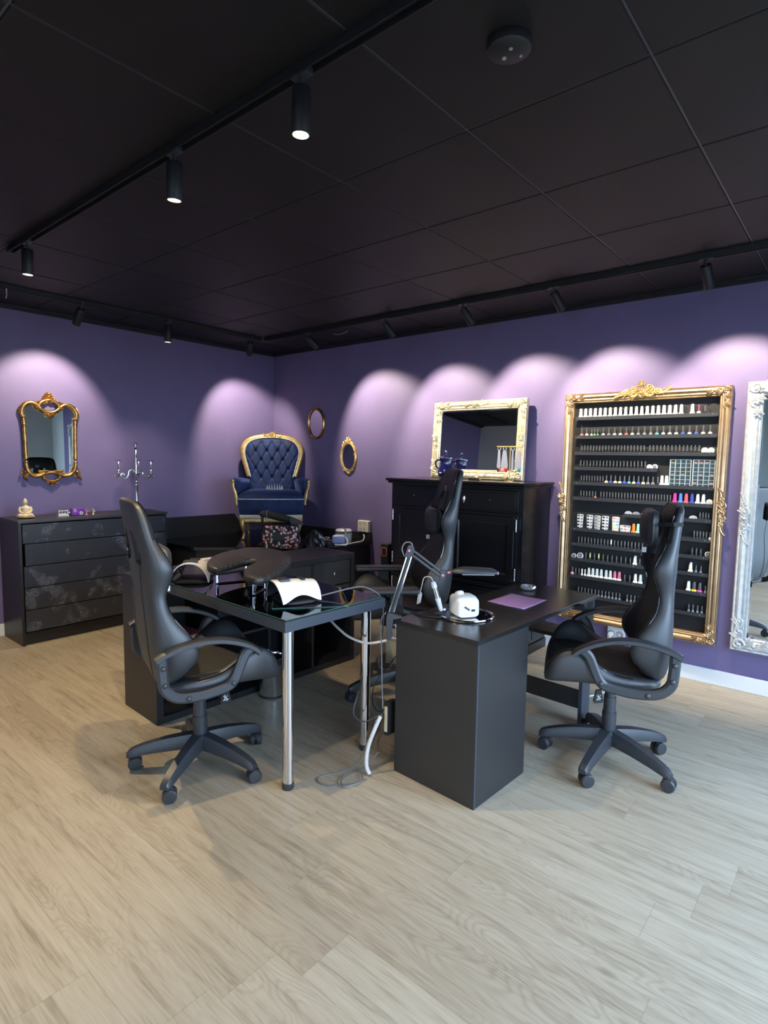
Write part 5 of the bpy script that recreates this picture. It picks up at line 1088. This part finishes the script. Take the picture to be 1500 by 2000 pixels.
cable('tangled_cable',[(3.50,-2.10,.52),(3.42,-2.10,.42),(3.38,-2.14,.34),(3.40,-2.18,.28),(3.46,-2.22,.26),(3.53,-2.25,.28)],.003,'cable_b','black cable looping between the chrome leg and the desk')
cable('tangled_cable',[(3.30,-2.02,.40),(3.285,-2.13,.30),(3.31,-2.215,.20),(3.40,-2.24,.19),(3.48,-2.25,.24),(3.53,-2.26,.27)],.003,'cable_g','grey cable looping low around the far chrome table leg')
cable('floor_cable',[(3.53,-2.30,.26),(3.49,-2.30,.16),(3.45,-2.34,.04),(3.40,-2.40,.005),(3.36,-2.50,.004),(3.42,-2.52,.004),(3.50,-2.44,.004),(3.53,-2.36,.004)],.003,'cable_g','thin grey cable curling on the floor at the desk corner')
cable('floor_cable',[(3.53,-2.28,.10),(3.46,-2.33,.006),(3.44,-2.42,.011),(3.50,-2.48,.011),(3.53,-2.40,.010),(3.49,-2.35,.013)],.003,'cable_g','second grey cable loop lying on the floor beside the desk')
cable('power_cable',[(3.535,-2.275,.27),(3.525,-2.30,.22),(3.505,-2.325,.13),(3.505,-2.335,.05),(3.52,-2.33,.012)],.009,'cable_w','thick white cord bowing down beside the black desk pedestal')
t=thing('cable_hub','dark cable connector block hanging at the left side of the desk pedestal','cable connector',(3.530,-2.20,.16))
G().box(-.012,.012,-.03,.03,0,.16,.004).obj('block','blackmat',t); G().box(-.006,.008,-.036,-.030,.02,.14,.001).obj('label_strip','card',t)
cable('power_cable',[(3.60,-.985,.005),(3.70,-.93,.005),(3.82,-.88,.005),(3.92,-.80,.005),(3.99,-.62,.005),(4.02,-.40,.005)],.005,'cable_w','white cord lying on the floor behind the right chair')
# ------------------------------------------------------------ on the cupboard
t=thing('ceramic_jug','cobalt blue flowered ceramic jug with silver rimmed lid on the cupboard','jug',(2.475,-.225,1.284),R(0))
g=G(); g.lathe([(0,0),(.042,0),(.046,.006),(.060,.030),(.064,.055),(.058,.085),(.046,.105),(.043,.125),(.046,.150),(.050,.168),(0,.168)],n=36); b=g.obj('body','bluecer',t)
g=G()
for k in range(26):
    a=rnd.uniform(0,2*PI); z=rnd.choice([.05,.058,.07,.08,.135]); r=itp(z,[(0,.042),(.03,.060),(.055,.064),(.085,.058),(.105,.046),(.125,.043),(.15,.046),(.168,.05)]); g.ell((r*cos(a),r*sin(a),z),(.006,.006,.006),n=7,m=5)
g.obj('painted_flower','whitep',b)
g=G(); g.lathe([(.047,.166),(.055,.168),(.056,.173),(.050,.175),(.046,.172)],n=36,cap=False); g.obj('silver_rim','silver',t)
g=G(); g.lathe([(0,.17),(.047,.171),(.038,.182),(.012,.188),(.007,.194),(.007,.200),(.013,.206),(.014,.214),(.008,.222),(0,.224)],n=28); li=g.obj('lid','bluecer',t); g=G(); g.ell((0,0,.226),(.009,.009,.009)); g.obj('lid_knob','silver',li)
g=G(); g.tube(smooth([(-.048,0,.145),(-.075,0,.155),(-.098,0,.135),(-.095,0,.105),(-.078,0,.088),(-.058,0,.078)],4),.007,8); g.obj('handle','bluecer',t)
t=thing('nail_swatch_stand','gold T-shaped stand hung with nail colour swatches on the cupboard','swatch stand',(3.085,-.27,1.284))
g=G(); g.lathe([(0,0),(.038,0),(.038,.004),(.006,.007),(.0035,.012),(.0035,.262),(0,.262)],n=24); g.obj('pole','gold2',t); g=G(); g.cyl((-.108,0,.262),(.095,0,.262),.0038,n=10).ell((-.108,0,.262),(.007,)*3).ell((.095,0,.262),(.007,)*3); g.obj('cross_bar','gold2',t)
M['swatchp']=mat('translucent_swatch_plastic',(.68,.68,.78),.25,trans=.35)
for x,w,cs in ((-.092,.016,('polish_dark','cap_red')),(-.045,.032,('sw_peach','cap_red')),(.022,.010,('bone','lace')),(.068,.026,('sw_lime','polish_teal'))):
    g=G(); g.tube([(x+.012*cos(2*PI*i/16),0,.246+.014*sin(2*PI*i/16)) for i in range(16)],.002,6,closed=True); rg=g.obj('ring','whitep',t)
    g=G(); g.prism([(x-w*.45,.228),(x+w*.45,.228),(x+w*.95,.110),(x+w*.6,.098),(x-w*.6,.098),(x-w*.95,.110)],lambda a,b,d:Vector((a,d,b)),-.004,.004,.001); g.obj('swatch_fan','swatchp',rg)
    for k,c in enumerate(cs):
        g=G(); xx=x-w*.45+w*.9*k; g.ell((xx,0,.088),(w*.5,.005,.018)); g.obj('colour_tip',c,rg)
g=G(); g.box(-.05,.05,-.016,.016,0,.018,.006); 
t=thing('silver_trinket','small silver trinket lying on the cupboard in front of the cream mirror','trinket',(2.80,-.30,1.284)); g.obj('body','chrome',t)
